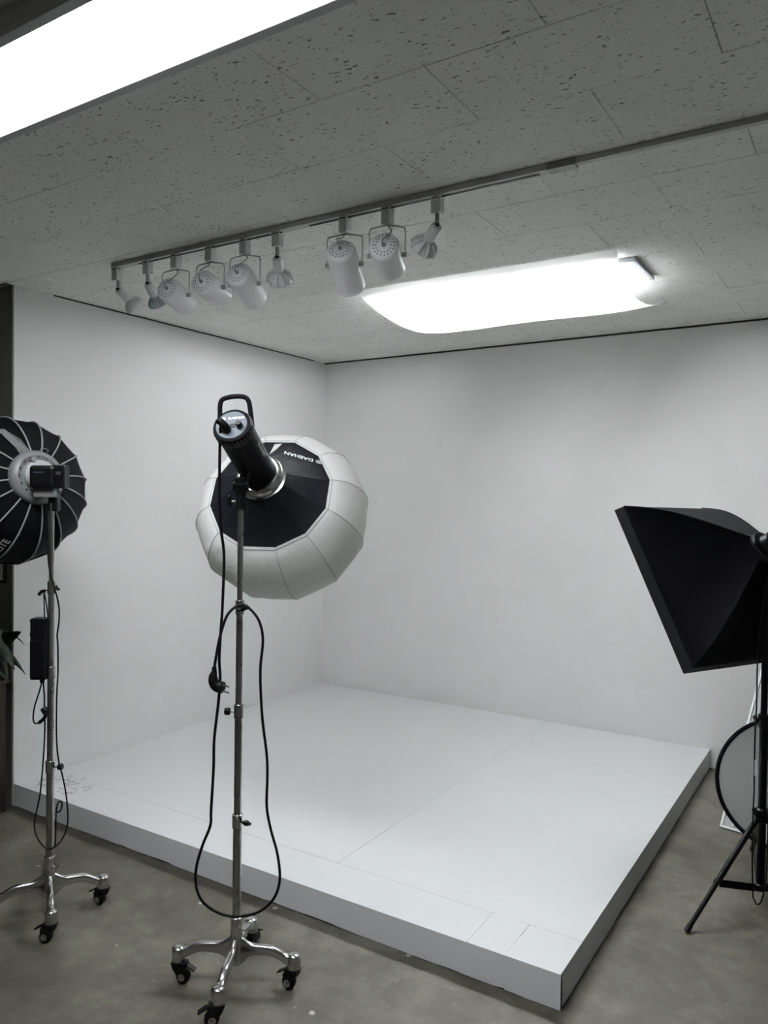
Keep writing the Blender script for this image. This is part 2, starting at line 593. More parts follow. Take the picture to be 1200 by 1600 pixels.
# ------------------------------------------------------------------ ceiling lamps
def panel_lamp(name, label, x0, x1, y0, y1, zb, face_mat, frame=0.018):
    cx, cy = (x0 + x1) / 2, (y0 + y1) / 2
    t = thing(name, label, 'ceiling light', (cx, cy, CEIL - 0.001))
    w_, d_ = x1 - x0, y1 - y0
    h_ = CEIL - 0.001 - zb
    bm = bm_new()
    box(bm, (0, 0, -(h_ - 0.012) / 2), (w_ - 0.006, d_ - 0.006, h_ - 0.012))
    finish('housing', bm, M['lamp_frame'], t)
    bm = bm_new()
    for s in (-1, 1):
        box(bm, (0, s * (d_ / 2 - frame / 2), -h_ + 0.006), (w_, frame, 0.012), bevel=0.002)
        box(bm, (s * (w_ / 2 - frame / 2), 0, -h_ + 0.006), (frame, d_ - 2 * frame, 0.012), bevel=0.002)
    finish('frame', bm, M['lamp_frame'], t)
    bm = bm_new()
    box(bm, (0, 0, -h_ + 0.008), (w_ - 2 * frame, d_ - 2 * frame, 0.004))
    finish('diffuser', bm, face_mat, t)
    return t
panel_lamp('ceiling_panel_light', 'bright bare rectangular ceiling panel light at the top left', 1.37, 2.685, -3.800, -3.510, 2.479, M['panel_light'], 0.026)
panel_lamp('covered_panel_light', 'lit ceiling panel light peeking out behind the hung white cloth', 1.44, 2.685, -1.47, -1.14, 2.520, M['panel_light_far'], 0.02)

bm = bm_new()
NU, NV = 48, 28
grid = []
for i in range(NU + 1):
    u_ = i / NU
    rowv = []
    for j in range(NV + 1):
        v_ = j / NV
        arch = 4 * v_ * (1 - v_)
        endp = (2 * u_ - 1)
        sag = 0.118 - 0.012 * u_ - 0.010 * math.cos(2 * PI * u_) * 0.5 + 0.006 * math.sin(9 * u_)
        x = 1.385 + (2.645 - 1.385) * u_ - endp * abs(endp) * 0.035 * arch
        y = -1.605 + 0.90 * v_
        shape = arch ** 0.75
        z = CEIL - 0.0015 - sag * shape - 0.004 * math.sin(7 * u_ + 3 * v_) * arch
        # pinches where the corners are pinned
        z += 0.010 * arch * math.exp(-((abs(endp) - 1) / 0.12) ** 2)
        rowv.append(bm.verts.new((x, y, z)))
    grid.append(rowv)
for i in range(NU):
    for j in range(NV):
        bm.faces.new((grid[i][j], grid[i + 1][j], grid[i + 1][j + 1], grid[i][j + 1]))
cl = finish('hanging_cloth', bm, M['cloth'], None, True)
tag(cl, 'white cloth slung under the ceiling light as a sagging diffuser', 'cloth')

# ------------------------------------------------------------------ track and spotlights
TY = -2.492
track = thing('lighting_track', 'long off-white lighting track on the ceiling carrying nine spotlights', 'light track', (1.7, TY, CEIL - 0.001))
def track_piece(name, x0, x1, w_, h_, material, slot=None):
    bm = bm_new()
    box(bm, ((x0 + x1) / 2 - 1.7, 0, -h_ / 2), (x1 - x0, w_, h_), bevel=0.001)
    o = finish(name, bm, material, track)
    return o
rail = track_piece('rail', 0.712, 2.690, 0.034, 0.019, M['track'])
slots = [(0.86, 1.63), (1.78, 2.66)]
bm = bm_new()
for a0, a1 in slots:
    box(bm, ((a0 + a1) / 2 - 1.7, 0.004, -0.0195), (a1 - a0, 0.011, 0.0016))
o = finish('slot', bm, M['dark_slot'], track)
track_piece('feed_connector', 2.690, 2.775, 0.038, 0.021, M['grey_metal'])
track_piece('cable_channel', 2.775, 4.85, 0.022, 0.016, M['track'])
track_piece('end_cap', 0.705, 0.7125, 0.036, 0.020, M['white_metal'])

def camdir(a, b_, c_):
    return (rt * a + up * b_ + fwd * c_).normalized()

def adapter(t, w_=0.034, d_=0.034, h_=0.052, material=None, arm=False):
    bm = bm_new()
    box(bm, (0, 0, -0.004), (w_ * 1.05, 0.030, 0.008), bevel=0.001)
    box(bm, (0, 0, -h_ / 2 - 0.004), (w_, d_, h_), bevel=0.003)
    a = finish('adapter', bm, material or M['white_metal'], t)
    bm = bm_new()
    box(bm, (w_ / 2 + 0.004, -0.010, -0.006), (0.016, 0.006, 0.003), bevel=0.0008)
    box(bm, (0, -d_ / 2 - 0.0006, -0.006), (w_ * 0.72, 0.002, 0.003))
    finish('latch', bm, M['dark_slot'], t)
    return a

ZT = CEIL - 0.0215
def can_spot(x, drop, d, label, roll_x=0.0, rad=0.051, length=0.150, group='white can spotlights on the ceiling track'):
    """d = world direction the can shines"""
    t = thing('can_spotlight', label, 'spotlight', (x, TY, ZT), None, group)
    adapter(t)
    d = V(d).normalized()
    # yoke axis: horizontal and perpendicular to d
    side = d.cross(V((0, 0, 1)))
    side.normalize()
    pivot = V((0, 0, -drop))
    q = V((0, 0, 1)).rotation_difference(d)
    R_ = q.to_matrix().to_4x4()
    cap = pivot - d * 0.062
    Mx = Matrix.Translation(cap) @ R_
    bm = bm_new()
    lathe(bm, [(rad * 0.60, -0.010), (rad * 0.86, -0.006), (rad * 0.97, 0.001), (rad, 0.008), (rad, length), (rad * 0.95, length), (rad * 0.93, length - 0.03), (rad * 0.3, length - 0.06)], 32, Mx, True, True)
    body = finish('can', bm, M['white_metal'], t, True)
    # perforations
    bm = bm_new()
    for ring_r, nh, ph in ((0.50, 14, 0.0), (0.68, 18, 0.1), (0.80, 0, 0)):
        for i in range(nh):
            a = 2 * PI * i / nh + ph
            zz = -0.0102 if ring_r < 0.6 else -0.0102 + (ring_r - 0.6) / 0.26 * 0.004
            lathe(bm, [(0.0023, zz + 0.001), (0.0023, zz - 0.0004)], 6, Mx @ Matrix.Translation((rad * ring_r * math.cos(a), rad * ring_r * math.sin(a), 0)))
    h = finish('vent_holes', bm, M['dark_slot'], t)
    bm = bm_new()
    lathe(bm, [(0.007, -0.010), (0.0065, -0.018), (0.004, -0.020)], 10, Mx)
    finish('cable_gland', bm, M['grey_metal'], t, True)
    # yoke
    s = side * (rad + 0.010)
    top = V((0, 0, -0.058))
    lowz = V((0, 0, -drop))
    pts = [lowz + s, lowz + s + V((0, 0, 0.03)), V((s.x, s.y, -0.078)), V((s.x * 0.8, s.y * 0.8, -0.066)), V((s.x * 0.2, s.y * 0.2, -0.060)), top,
           V((-s.x * 0.2, -s.y * 0.2, -0.060)), V((-s.x * 0.8, -s.y * 0.8, -0.066)), V((-s.x, -s.y, -0.078)), lowz - s + V((0, 0, 0.03)), lowz - s]
    bm = bm_new()
    tube(bm, catmull(pts, 3), 0.0028, 6)
    finish('yoke', bm, M['yoke_metal'], t, True)
    for sg in (-1, 1):
        bm = bm_new()
        cyl(bm, lowz + side * sg * (rad - 0.002), lowz + side * sg * (rad + 0.016), 0.009, 0.008, 12)
        finish('pivot_knob', bm, M['grey_metal'], t, True)
    # lead from adapter to cap
    g = cap - d * 0.018
    bow = V((0, 0, -0.058))
    sd = side * (0.02 if roll_x >= 0 else -0.02)
    bm = bm_new()
    tube(bm, catmull([bow, bow + V((0, 0, -0.012)) + sd * 0.5, (bow + g) / 2 + sd - d * 0.01, g - d * 0.010 + V((0, 0, 0.008)), g], 5), 0.0024, 6)
    finish('lead', bm, M['grey_metal'], t, True)
    return t

CAMP = V((3.538, -4.745, 1.536))
def camvec(x, px, py, away):
    ray = (V((x, TY, 2.40)) - CAMP).normalized()
    r_ = ray.cross(V((0, 0, 1))).normalized()
    u_ = r_.cross(ray)
    return r_ * px - u_ * py + ray * away

can_spot(1.091, 0.165, camvec(1.091, 0.074, 0.058, 0.120), 'white can spotlight nearest the two bare bulbs at the left end', 1)
can_spot(1.287, 0.160, camvec(1.287, 0.070, 0.046, 0.120), 'middle can spotlight of the left three, its round cap facing us', -1)
can_spot(1.470, 0.170, camvec(1.470, 0.060, 0.085, 0.105), 'rightmost can spotlight of the left three, tilted towards the corner', 1, 0.053, 0.155)
can_spot(1.940, 0.165, camvec(1.940, 0.034, 0.108, 0.095), 'can spotlight pointing steeply down, right of the wide gap on the track', -1, 0.054, 0.165)
can_spot(2.117, 0.160, camvec(2.117, 0.026, 0.070, 0.130), 'can spotlight with fully visible perforated cap above the cloth', 1, 0.052, 0.145)

def bulb_spot(x, d, label, fins, finmat, arm_px=0.0, flare=0.045, name='bulb_spotlight', ribs=14, shift=0.0):
    t = thing(name, label, 'spotlight', (x, TY, ZT), None, 'bare reflector bulbs on the ceiling track')
    adapter(t, 0.036, 0.030, 0.050)
    bm = bm_new()
    box(bm, (shift, 0, -0.072), (0.010, 0.012, 0.042), bevel=0.001)
    finish('arm', bm, M['grey_metal'], t)
    d = V(d).normalized()
    j = V((shift, 0, -0.092))
    Mx = Matrix.Translation(j) @ V((0, 0, 1)).rotation_difference(d).to_matrix().to_4x4()
    bm = bm_new()
    box(bm, (shift, -0.002, -0.092), (0.013, 0.014, 0.010), bevel=0.001)
    finish('joint', bm, M['dark_slot'], t)
    bm = bm_new()
    lathe(bm, [(0.012, 0.0), (0.0185, 0.004), (0.0195, 0.012), (0.0195, 0.055), (0.016, 0.058)], 20, Mx)
    hold = finish('lamp_holder', bm, M['white_metal'], t, True)
    bm = bm_new()
    for i in range(7):
        a = 2 * PI * i / 7
        lathe(bm, [(0.0018, 0.002), (0.0018, -0.0004)], 6, Mx @ Matrix.Translation((0.0145 * math.cos(a), 0.0145 * math.sin(a), 0.001)))
    finish('vent_holes', bm, M['dark_slot'], t)
    bm = bm_new()
    z0 = 0.055
    lathe(bm, [(0.015, z0), (0.020, z0 + 0.010), (flare * 0.76, z0 + 0.021), (flare * 0.95, z0 + 0.033), (flare, z0 + 0.043), (flare * 0.97, z0 + 0.047), (flare * 0.5, z0 + 0.048), (0, z0 + 0.048)], 28, Mx)
    finish('bulb', bm, M['glass_bulb'], t, True)
    if fins:
        for i in range(ribs):
            a = 2 * PI * i / ribs
            bm = bm_new()
            prof = [(0.019, z0 + 0.008), (flare * 0.82, z0 + 0.019), (flare * 1.01, z0 + 0.032), (flare * 1.03, z0 + 0.043)]
            pts = [Mx @ V((r_ * math.cos(a), r_ * math.sin(a), z_)) for r_, z_ in prof]
            tube(bm, pts, 0.0022 if finmat != 'wide' else 0.0045, 6)
            finish('fin', bm, M['blue_fin'] if finmat == 'blue' else M['glass_bulb'], t, True)
    return t
bulb_spot(0.722, camvec(0.722, 0.085, 0.080, 0.04), 'leftmost bulb on the track, a bare reflector bulb tilted right', False, 'white', shift=0.012)
bulb_spot(0.922, camvec(0.922, 0.050, 0.090, 0.04), 'second bulb from the left end, its reflector striped blue grey', True, 'blue', ribs=22, flare=0.040)
bulb_spot(1.632, camvec(1.632, 0.010, 0.095, 0.06), 'bare finned bulb hanging straight down in the middle of the track', True, 'wide', ribs=11, flare=0.048)
bulb_spot(2.310, camvec(2.310, -0.055, 0.085, 0.055), 'rightmost finned bulb on the track, tilted left above the cloth', True, 'wide', ribs=9, flare=0.046)

# ------------------------------------------------------------------ chrome rolling stands
def caster(leg, cup, ang, trail):
    """castor under a leg cup; wheel trails towards angle 'trail'"""
    c_ = V(cup)
    tdir = V((math.cos(trail), math.sin(trail), 0))
    axis = V((-tdir.y, tdir.x, 0))
    wc = V((c_.x, c_.y, 0)) + tdir * 0.017 + V((0, 0, 0.0225))
    Mr = Matrix.Translation((c_.x, c_.y, 0)) @ Matrix.Rotation(trail, 4, 'Z')
    bm = bm_new()
    lathe(bm, [(0.013, 0.050), (0.021, 0.056), (0.022, 0.066), (0.012, 0.069)], 16, Matrix.Translation((c_.x, c_.y, 0)))
    for s in (-1, 1):
        pr = [(-0.020, 0.064), (0.022, 0.064), (0.032, 0.047), (0.027, 0.018), (0.013, 0.014), (0.003, 0.024), (-0.012, 0.044)]
        a_ = [bm.verts.new(Mr @ V((x, s * 0.0125, z))) for x, z in pr]
        b_ = [bm.verts.new(Mr @ V((x, s * 0.0165, z))) for x, z in pr]
        n = len(pr)
        bm.faces.new(a_)
        bm.faces.new(b_[::-1])
        for i in range(n):
            bm.faces.new((a_[i], a_[(i + 1) % n], b_[(i + 1) % n], b_[i]))
    box(bm, (0, 0, 0), (0.044, 0.032, 0.012), Mr @ Matrix.Translation((0.006, 0, 0.060)), bevel=0.002)
    finish('caster_fork', bm, M['black'], leg, True, 30)
    bm = bm_new()
    box(bm, (0, 0, 0), (0.030, 0.020, 0.005), Mr @ Matrix.Translation((0.044, 0, 0.050)) @ Matrix.Rotation(0.5, 4, 'Y'), bevel=0.0015)
    finish('brake_pedal', bm, M['black'], leg)
    bm = bm_new()
    Mw = Matrix.Translation(wc) @ V((0, 0, 1)).rotation_difference(axis).to_matrix().to_4x4() @ Matrix.Translation((0, 0, -0.0105))
    lathe(bm, [(0.010, 0.0), (0.019, 0.0), (0.0218, 0.003), (0.0222, 0.0105), (0.0218, 0.018), (0.019, 0.021), (0.010, 0.021)], 24, Mw)
    finish('wheel', bm, M['rubber'], leg, True)
    bm = bm_new()
    for zz in (-0.0065, 0.0235):
        lathe(bm, [(0.0115, zz), (0.0115, zz + 0.004)], 16, Mw @ Matrix.Translation((0, 0, 0)))
    lathe(bm, [(0.005, -0.0125), (0.005, 0.0335)], 12, Mw)
    finish('wheel_hub', bm, M['chrome'], leg, True)

def cast_leg(root, ang, R_=0.185, trail=0.0):
    ca, sa = math.cos(ang), math.sin(ang)
    # centre line (r, z), half height, half width
    st = [(0.010, 0.112, 0.046, 0.011), (0.026, 0.113, 0.036, 0.011), (0.040, 0.116, 0.024, 0.0115), (0.058, 0.117, 0.0175, 0.012), (0.090, 0.118, 0.0155, 0.012), (0.118, 0.115, 0.0155, 0.012),
          (0.140, 0.106, 0.0155, 0.012), (0.156, 0.097, 0.0150, 0.013), (R_ - 0.016, 0.093, 0.016, 0.015)]
    P = catmull([(a, b_, 0) for a, b_, c_, d in st], 3)
    Q = catmull([(c_, d, 0) for a, b_, c_, d in st], 3)
    bm = bm_new()
    rings = []
    seg = 14
    for p_, q_ in zip(P, Q):
        ring = []
        for k_ in range(seg):
            t_ = 2 * PI * k_ / seg
            cx, cz = math.cos(t_), math.sin(t_)
            e = 0.62
            ox = math.copysign(abs(cx) ** e, cx) * q_.y
            oz = math.copysign(abs(cz) ** e, cz) * q_.x
            r_ = p_.x
            ring.append(bm.verts.new((ca * r_ - sa * ox, sa * r_ + ca * ox, p_.y + oz)))
        rings.append(ring)
    for A_, B_ in zip(rings, rings[1:]):
        for k_ in range(seg):
            bm.faces.new((A_[k_], A_[(k_ + 1) % seg], B_[(k_ + 1) % seg], B_[k_]))
    bm.faces.new(rings[0][::-1])
    bm.faces.new(rings[-1])
    lathe(bm, [(0.0195, 0.067), (0.0205, 0.070), (0.0205, 0.104), (0.018, 0.109), (0.008, 0.112), (0, 0.1125)], 20, Matrix.Translation((ca * R_, sa * R_, 0)))
    leg = finish('leg', bm, M['chrome'], root, True, 50)
    caster(leg, (ca * R_, sa * R_, 0), ang, trail)
    return leg

def knob(root, p, d, style='wing'):
    p, d = V(p), V(d).normalized()
    bm = bm_new()
    cyl(bm, p, p + d * 0.020, 0.0035, 0.0035, 8)
    k_ = finish('knob_screw', bm, M['chrome'], root, True)
    bm = bm_new()
    q = p + d * 0.014
    if style == 'wing':
        Mx = frame_to(q, q + d)
        box(bm, (0, 0, 0.007), (0.040, 0.010, 0.014), Mx @ Matrix.Rotation(1.2, 4, 'Z'), bevel=0.004)
        lathe(bm, [(0.008, 0), (0.009, 0.006), (0.007, 0.014)], 12, Mx)
    else:
        lathe(bm, [(0.009, 0), (0.0115, 0.003), (0.0115, 0.015), (0.009, 0.018)], 12, frame_to(q, q + d))
    finish('knob', bm, M['black'], root, True, 50)

camR = V((rt.x, rt.y, 0)).normalized()
camN = V((-fwd.x, -fwd.y, 0)).normalized()   # towards the camera

def rolling_stand(loc, label, a0, trails, h_top, joints, knobs, lean=(0, 0), scale=1.0):
    t = thing('light_stand', label, 'light stand', loc, None, 'chrome rolling light stands')
    for i in range(4):
        cast_leg(t, a0 + i * PI / 2, 0.185 * scale, trails[i])
    bm = bm_new()
    lathe(bm, [(0.014, 0.068), (0.018, 0.070), (0.019, 0.10), (0.0195, 0.150), (0.0185, 0.185), (0.0175, 0.208), (0.0185, 0.210), (0.0185, 0.216), (0.0155, 0.218)], 24)
    finish('hub', bm, M['chrome'], t, True)
    # locking lever on the hub
    bm = bm_new()
    d = (camR * 0.8 + camN * 0.3).normalized()
    tube(bm, catmull([d * 0.015 + V((0, 0, 0.185)), d * 0.030 + V((0, 0, 0.178)), d * 0.045 + V((0, 0, 0.190)), d * 0.055 + V((0, 0, 0.197))], 4), 0.0028, 8)
    finish('lever', bm, M['chrome'], t, True)
    zs = [0.215] + joints + [h_top]
    rad = [0.0135, 0.0118, 0.0105, 0.0088]
    for i in range(len(zs) - 1):
        bm = bm_new()
        cyl(bm, (lean[0] * zs[i], lean[1] * zs[i], zs[i] - 0.01), (lean[0] * zs[i + 1], lean[1] * zs[i + 1], zs[i + 1]), rad[i], rad[i], 24)
        finish('tube', bm, M['tube'], t, True)
        if i:
            bm = bm_new()
            z = zs[i]
            r_ = rad[i - 1]
            lathe(bm, [(r_ + 0.0005, z - 0.044), (r_ + 0.0028, z - 0.042), (r_ + 0.0030, z - 0.006), (r_ + 0.0034, z - 0.004), (r_ + 0.0034, z), (rad[i] + 0.0005, z + 0.002)], 24, Matrix.Translation((lean[0] * z, lean[1] * z, 0)))
            finish('collar', bm, M['chrome'], t, True)
            kd, st = knobs[i - 1]
            knob(t, V((lean[0] * z, lean[1] * z, z - 0.022)) + V(kd).normalized() * r_, kd, st)
    return t

SA = (1.876, -2.953, 0)
SB = (1.032, -3.025, 0)
# lean matches the slight drift of the poles away from plumb
rolling_stand(SA, 'chrome rolling stand in the centre, holding the black and white lantern softbox', math.radians(27), [math.radians(190), math.radians(100), math.radians(20), math.radians(225)],
              1.535, [0.540, 0.884, 1.208], [(camR * 1.0 + camN * 0.5, 'wing'), (-camR, 'round'), (camR * 0.5 + camN, 'wing')], lean=(0.0030, 0.0018))
rolling_stand(SB, 'chrome rolling stand at the left edge, holding the ribbed black softbox', math.radians(57), [math.radians(195), math.radians(120), math.radians(210), math.radians(205)],
              1.500, [0.566, 0.908, 1.215], [(camR, 'round'), (-camR + camN * -0.6, 'round'), (-camN, 'wing')], lean=(0.003, 0.0019))

# ------------------------------------------------------------------ centre light with lantern softbox
cap = V((1.944, -3.061, 1.740))
nax = V((-0.334, 0.811, -0.480)).normalized()
# local frame: z along the light, x to the camera's right, y = up-ish
zx = nax
xx = (rt - zx * rt.dot(zx)).normalized()
yy = zx.cross(xx)            # points down/up depending on handedness
R3 = Matrix((xx, yy, zx)).transposed()
ql = R3.to_quaternion()
UPL = -1.0 if yy.z < 0 else 1.0      # sign of local y that is up
light = thing('studio_light', 'black cylindrical studio light with top handle on the centre stand', 'studio light', cap, ql)
bm = bm_new()
lathe(bm, [(0.050, 0.0), (0.0565, 0.003), (0.0585, 0.012), (0.0585, 0.030), (0.0565, 0.034), (0.0555, 0.040), (0.0555, 0.255), (0.058, 0.262), (0.058, 0.285), (0.052, 0.288)], 40)
body = finish('body', bm, M['lamp_black'], light, True)
for i in range(30):
    a = 2 * PI * i / 30
    bm = bm_new() if i == 0 else None
    if i == 0:
        box(bm, (0.0575, 0, 0.022), (0.005, 0.0055, 0.026), bevel=0.001)
        fin0 = finish('cooling_fin', bm, M['black'], light)
        fin0.rotation_euler = (0, 0, 0)
    else:
        f_ = fin0.copy()
        COL.objects.link(f_)
        f_.parent = light
        f_.rotation_euler = (0, 0, a)
bm = bm_new()
lathe(bm, [(0.0, -0.0012), (0.0465, -0.0012), (0.048, 0.0005), (0.048, 0.004)], 40)
face = finish('rear_panel', bm, M['grey_face'], light, True)
# writing on the panel: reads upright for someone behind the light
FM = Matrix.Translation((0, 0, -0.0018)) @ (Matrix.Rotation(PI, 4, 'X') if UPL < 0 else Matrix.Rotation(PI, 4, 'Y'))
text_mesh('lettering', 'DAEHAN', 0.012, M['white_print'], face, Matrix.Translation((0.013, 0.022 * UPL, 0)) @ FM)
bm = bm_new()
lathe(bm, [(0.0063, -0.0022), (0.0063, -0.0014)], 20, Matrix.Translation((-0.025, 0.022 * UPL, 0)))
finish('emblem', bm, M['white_print'], face)
bm = bm_new()
box(bm, (0.004, -0.004 * UPL, -0.0016), (0.018, 0.014, 0.0012))
finish('display', bm, M['dark_slot'], face)
bm = bm_new()
lathe(bm, [(0.0095, 0.0), (0.0095, -0.016), (0.0075, -0.019)], 16, Matrix.Translation((0.026, -0.006 * UPL, 0)))
finish('dial', bm, M['black'], light, True)
bm = bm_new()
tube(bm, catmull([(-0.010, -0.018 * UPL, 0), (-0.012, -0.016 * UPL, -0.020), (-0.024, -0.006 * UPL, -0.032), (-0.030, -0.012 * UPL, -0.036)], 4), [0.012] * 5 + [0.011] * 4 + [0.0075] * 4, 10)
finish('power_socket_plug', bm, M['black'], light, True)
# handle: flat band standing up from the body
bm = bm_new()
hz = 0.045
up_l = (R3.transposed() @ V((0, 0, 1)))
up_l = V((0, UPL * 0.90, -0.44)).normalized()
hp = []
for (a, b_) in [(-0.0485, 0.02), (-0.0470, 0.060), (-0.0435, 0.094), (-0.032, 0.107), (0.0, 0.111), (0.030, 0.107), (0.0435, 0.093), (0.0475, 0.060), (0.050, 0.02)]:
    hp.append(V((a, 0, hz)) + up_l * b_)
tube(bm, catmull(hp, 4), 0.005, 10, flat=(0.0045, 0.0075))
finish('handle', bm, M['lamp_black'], light, True)
# side lettering strip
bm = bm_new()
rnd = random.Random(3)
Mside = Matrix.Rotation(math.radians(-12 if UPL > 0 else 12), 4, 'Z')
text_mesh('side_lettering', 'DAEHAN', 0.017, M['grey_print'], light, Mside @ Matrix.Translation((0.0560, 0, 0.125)) @ Matrix(((0, 0, 1, 0), (0, 1 * UPL, 0, 0), (1, 0, 0, 0), (0, 0, 0, 1))) )
bm.free()
# bracket between pole top and body (world aligned)
Rinv = R3.transposed().to_4x4() @ Matrix.Translation(-cap)
ptop = V((SA[0] + 0.0030 * 1.535, SA[1] + 0.0018 * 1.535, 1.535))
bm = bm_new()
mid = cap + nax * 0.150
cyl(bm, ptop + V((0, 0, -0.045)), ptop + V((0, 0, 0.025)), 0.0165, 0.0165, 20)
box(bm, (0, 0, 0), (0.036, 0.036, 0.050), Matrix.Translation(ptop + V((0, 0, 0.030))) @ Matrix.Rotation(yaw, 4, 'Z'), bevel=0.004)
bmesh.ops.transform(bm, matrix=Rinv, verts=bm.verts[:])
brk = finish('stand_adapter', bm, M['black'], light, True, 30)
bm = bm_new()
for s in (-1,):
    a0 = ptop + V((0, 0, 0.030))
    a1 = mid + V((0, 0, -0.055))
    tube(bm, [a0, (a0 + a1) / 2, a1], 0.012, 10, flat=(0.012, 0.018))
    # tilt lock
    cyl(bm, a0 + camR * -0.022, a0 + camR * 0.022, 0.019, 0.019, 20)
bmesh.ops.transform(bm, matrix=Rinv, verts=bm.verts[:])
finish('tilt_bracket', bm, M['black'], light, True, 40)
bm = bm_new()
kp = ptop + V((0, 0, -0.020))
cyl(bm, kp - camR * 0.012, kp - camR * 0.034, 0.0035, 0.0035, 8)
bmesh.ops.transform(bm, matrix=Rinv, verts=bm.verts[:])
finish('lock_screw', bm, M['chrome'], light, True)
bm = bm_new()
box(bm, (0, 0, 0), (0.013, 0.018, 0.040), Matrix.Translation(kp - camR * 0.036) @ Matrix.Rotation(yaw, 4, 'Z'), bevel=0.004)
bmesh.ops.transform(bm, matrix=Rinv, verts=bm.verts[:])
finish('lock_knob', bm, M['black'], light)

lantern = thing('lantern_softbox', 'round white lantern softbox with black back skirt on the centre light', 'softbox', cap, ql)
bm = bm_new()
lathe(bm, [(0.058, 0.276), (0.066, 0.276), (0.074, 0.284), (0.077, 0.290), (0.077, 0.296), (0.072, 0.298), (0.074, 0.303), (0.083, 0.306), (0.083, 0.312), (0.070, 0.314)], 48)
finish('speed_ring', bm, M['chrome'], lantern, True)
NS = 12
PHS = math.radians(21)
def section(prof, inset_t, seg_sub=6, bulge=0.0, skip=()):
    """12-sided fabric shell: straight panels between ribs, each slightly bulged"""
    bm = bm_new()
    rings = []
    nseg = NS * seg_sub
    for (r, z, bl) in prof:
        ring = []
        for k_ in range(nseg):
            s_ = k_ / seg_sub
            i_ = int(s_)
            f_ = s_ - i_
            a0 = PHS + 2 * PI * i_ / NS
            a1 = PHS + 2 * PI * (i_ + 1) / NS
            p_ = V((math.cos(a0), math.sin(a0), 0)) * (1 - f_) + V((math.cos(a1), math.sin(a1), 0)) * f_
            g_ = 1 + bl * 4 * f_ * (1 - f_)
            ring.append(bm.verts.new((p_.x * r * g_, p_.y * r * g_, z)))
        rings.append(ring)
    for A_, B_ in zip(rings, rings[1:]):
        for k_ in range(nseg):
            if (k_ // seg_sub) in skip:
                continue
            bm.faces.new((A_[k_], A_[(k_ + 1) % nseg], B_[(k_ + 1) % nseg], B_[k_]))
    return bm
def smooth_prof(pts, n=4):
    return [(p_.x, p_.y, p_.z) for p_ in catmull(pts, n)]
dprof = smooth_prof([(0.209, 0.408, 0.0), (0.246, 0.430, 0.004), (0.284, 0.480, 0.008), (0.306, 0.545, 0.010), (0.306, 0.610, 0.010), (0.283, 0.685, 0.010), (0.230, 0.750, 0.008), (0.160, 0.800, 0.0), (0.08, 0.825, 0.0), (0.004, 0.830, 0.0)], 4)
bm = section(dprof, 0, 6)
dif = finish('diffuser', bm, M['diffuser'], lantern, True, 9)
# seams along the ribs
sm = []
for i in range(NS):
    a = PHS + 2 * PI * i / NS
    pts = [V((math.cos(a) * (r + 0.0006), math.sin(a) * (r + 0.0006), z)) for r, z, b_ in dprof[:30]]
    bm = bm_new()
    tube(bm, pts, 0.0013, 5)
    finish('seam', bm, M['piping'], dif, True)
sprof = [(0.078, 0.306, 0), (0.105, 0.332, 0), (0.140, 0.362, -0.01), (0.180, 0.392, -0.008), (0.215, 0.412, 0.0)]
bm = section(smooth_prof(sprof, 3), 0, 4)
skirt = finish('skirt', bm, M['black_fabric'], lantern, True, 7)
bm = bm_new()
rim = []
for i in range(NS):
    a0 = PHS + 2 * PI * i / NS
    rim.append(V((math.cos(a0) * 0.2165, math.sin(a0) * 0.2165, 0.4125)))
pts = []
for i in range(NS):
    for f_ in range(4):
        pts.append(rim[i].lerp(rim[(i + 1) % NS], f_ / 4))
tube(bm, pts, 0.003, 6, True)
finish('rim_piping', bm, M['piping'], lantern, True)
# folded opening flap that shows white between two skirt panels
def on_skirt(ang, r, lift=0.002):
    # z by interpolation of the skirt profile
    pr = [(p_[0], p_[1]) for p_ in smooth_prof(sprof, 3)]
    for (r0, z0), (r1, z1) in zip(pr, pr[1:]):
        if r0 <= r <= r1:
            z = z0 + (z1 - z0) * (r - r0) / (r1 - r0)
            break
    else:
        z = pr[-1][1]
    seg_a = (ang - PHS) % (2 * PI / NS)
    rr_ = r * math.cos(PI / NS) / math.cos(seg_a - PI / NS)
    return V((math.cos(ang) * rr_, math.sin(ang) * rr_, z - lift))
ANG_UP = math.atan2(UPL, 0)
def lang(deg):
    """angle measured clockwise from 'up' as the camera sees the back of the box"""
    a = math.radians(deg)
    return math.atan2(UPL * math.cos(a), math.sin(a))
bm = bm_new()
A_ = [on_skirt(lang(6), 0.110), on_skirt(lang(2), 0.195), on_skirt(lang(10), 0.199), on_skirt(lang(9), 0.15)]
vs = [bm.verts.new(p_) for p_ in A_]
bm.faces.new(vs)
finish('skirt_opening', bm, M['diffuser'], lantern)
# brand lettering, upside down on the upper right of the skirt
c_ang = lang(47)
c_p = on_skirt(c_ang, 0.158, 0.0025)
pa = on_skirt(c_ang, 0.12, 0)
pb = on_skirt(c_ang, 0.19, 0)
out = (pb - pa).normalized()
tang_ = (on_skirt(c_ang + 0.15, 0.158, 0) - on_skirt(c_ang - 0.15, 0.158, 0)).normalized()
nrm = out.cross(tang_).normalized()
if nrm.z > 0:
    nrm = -nrm
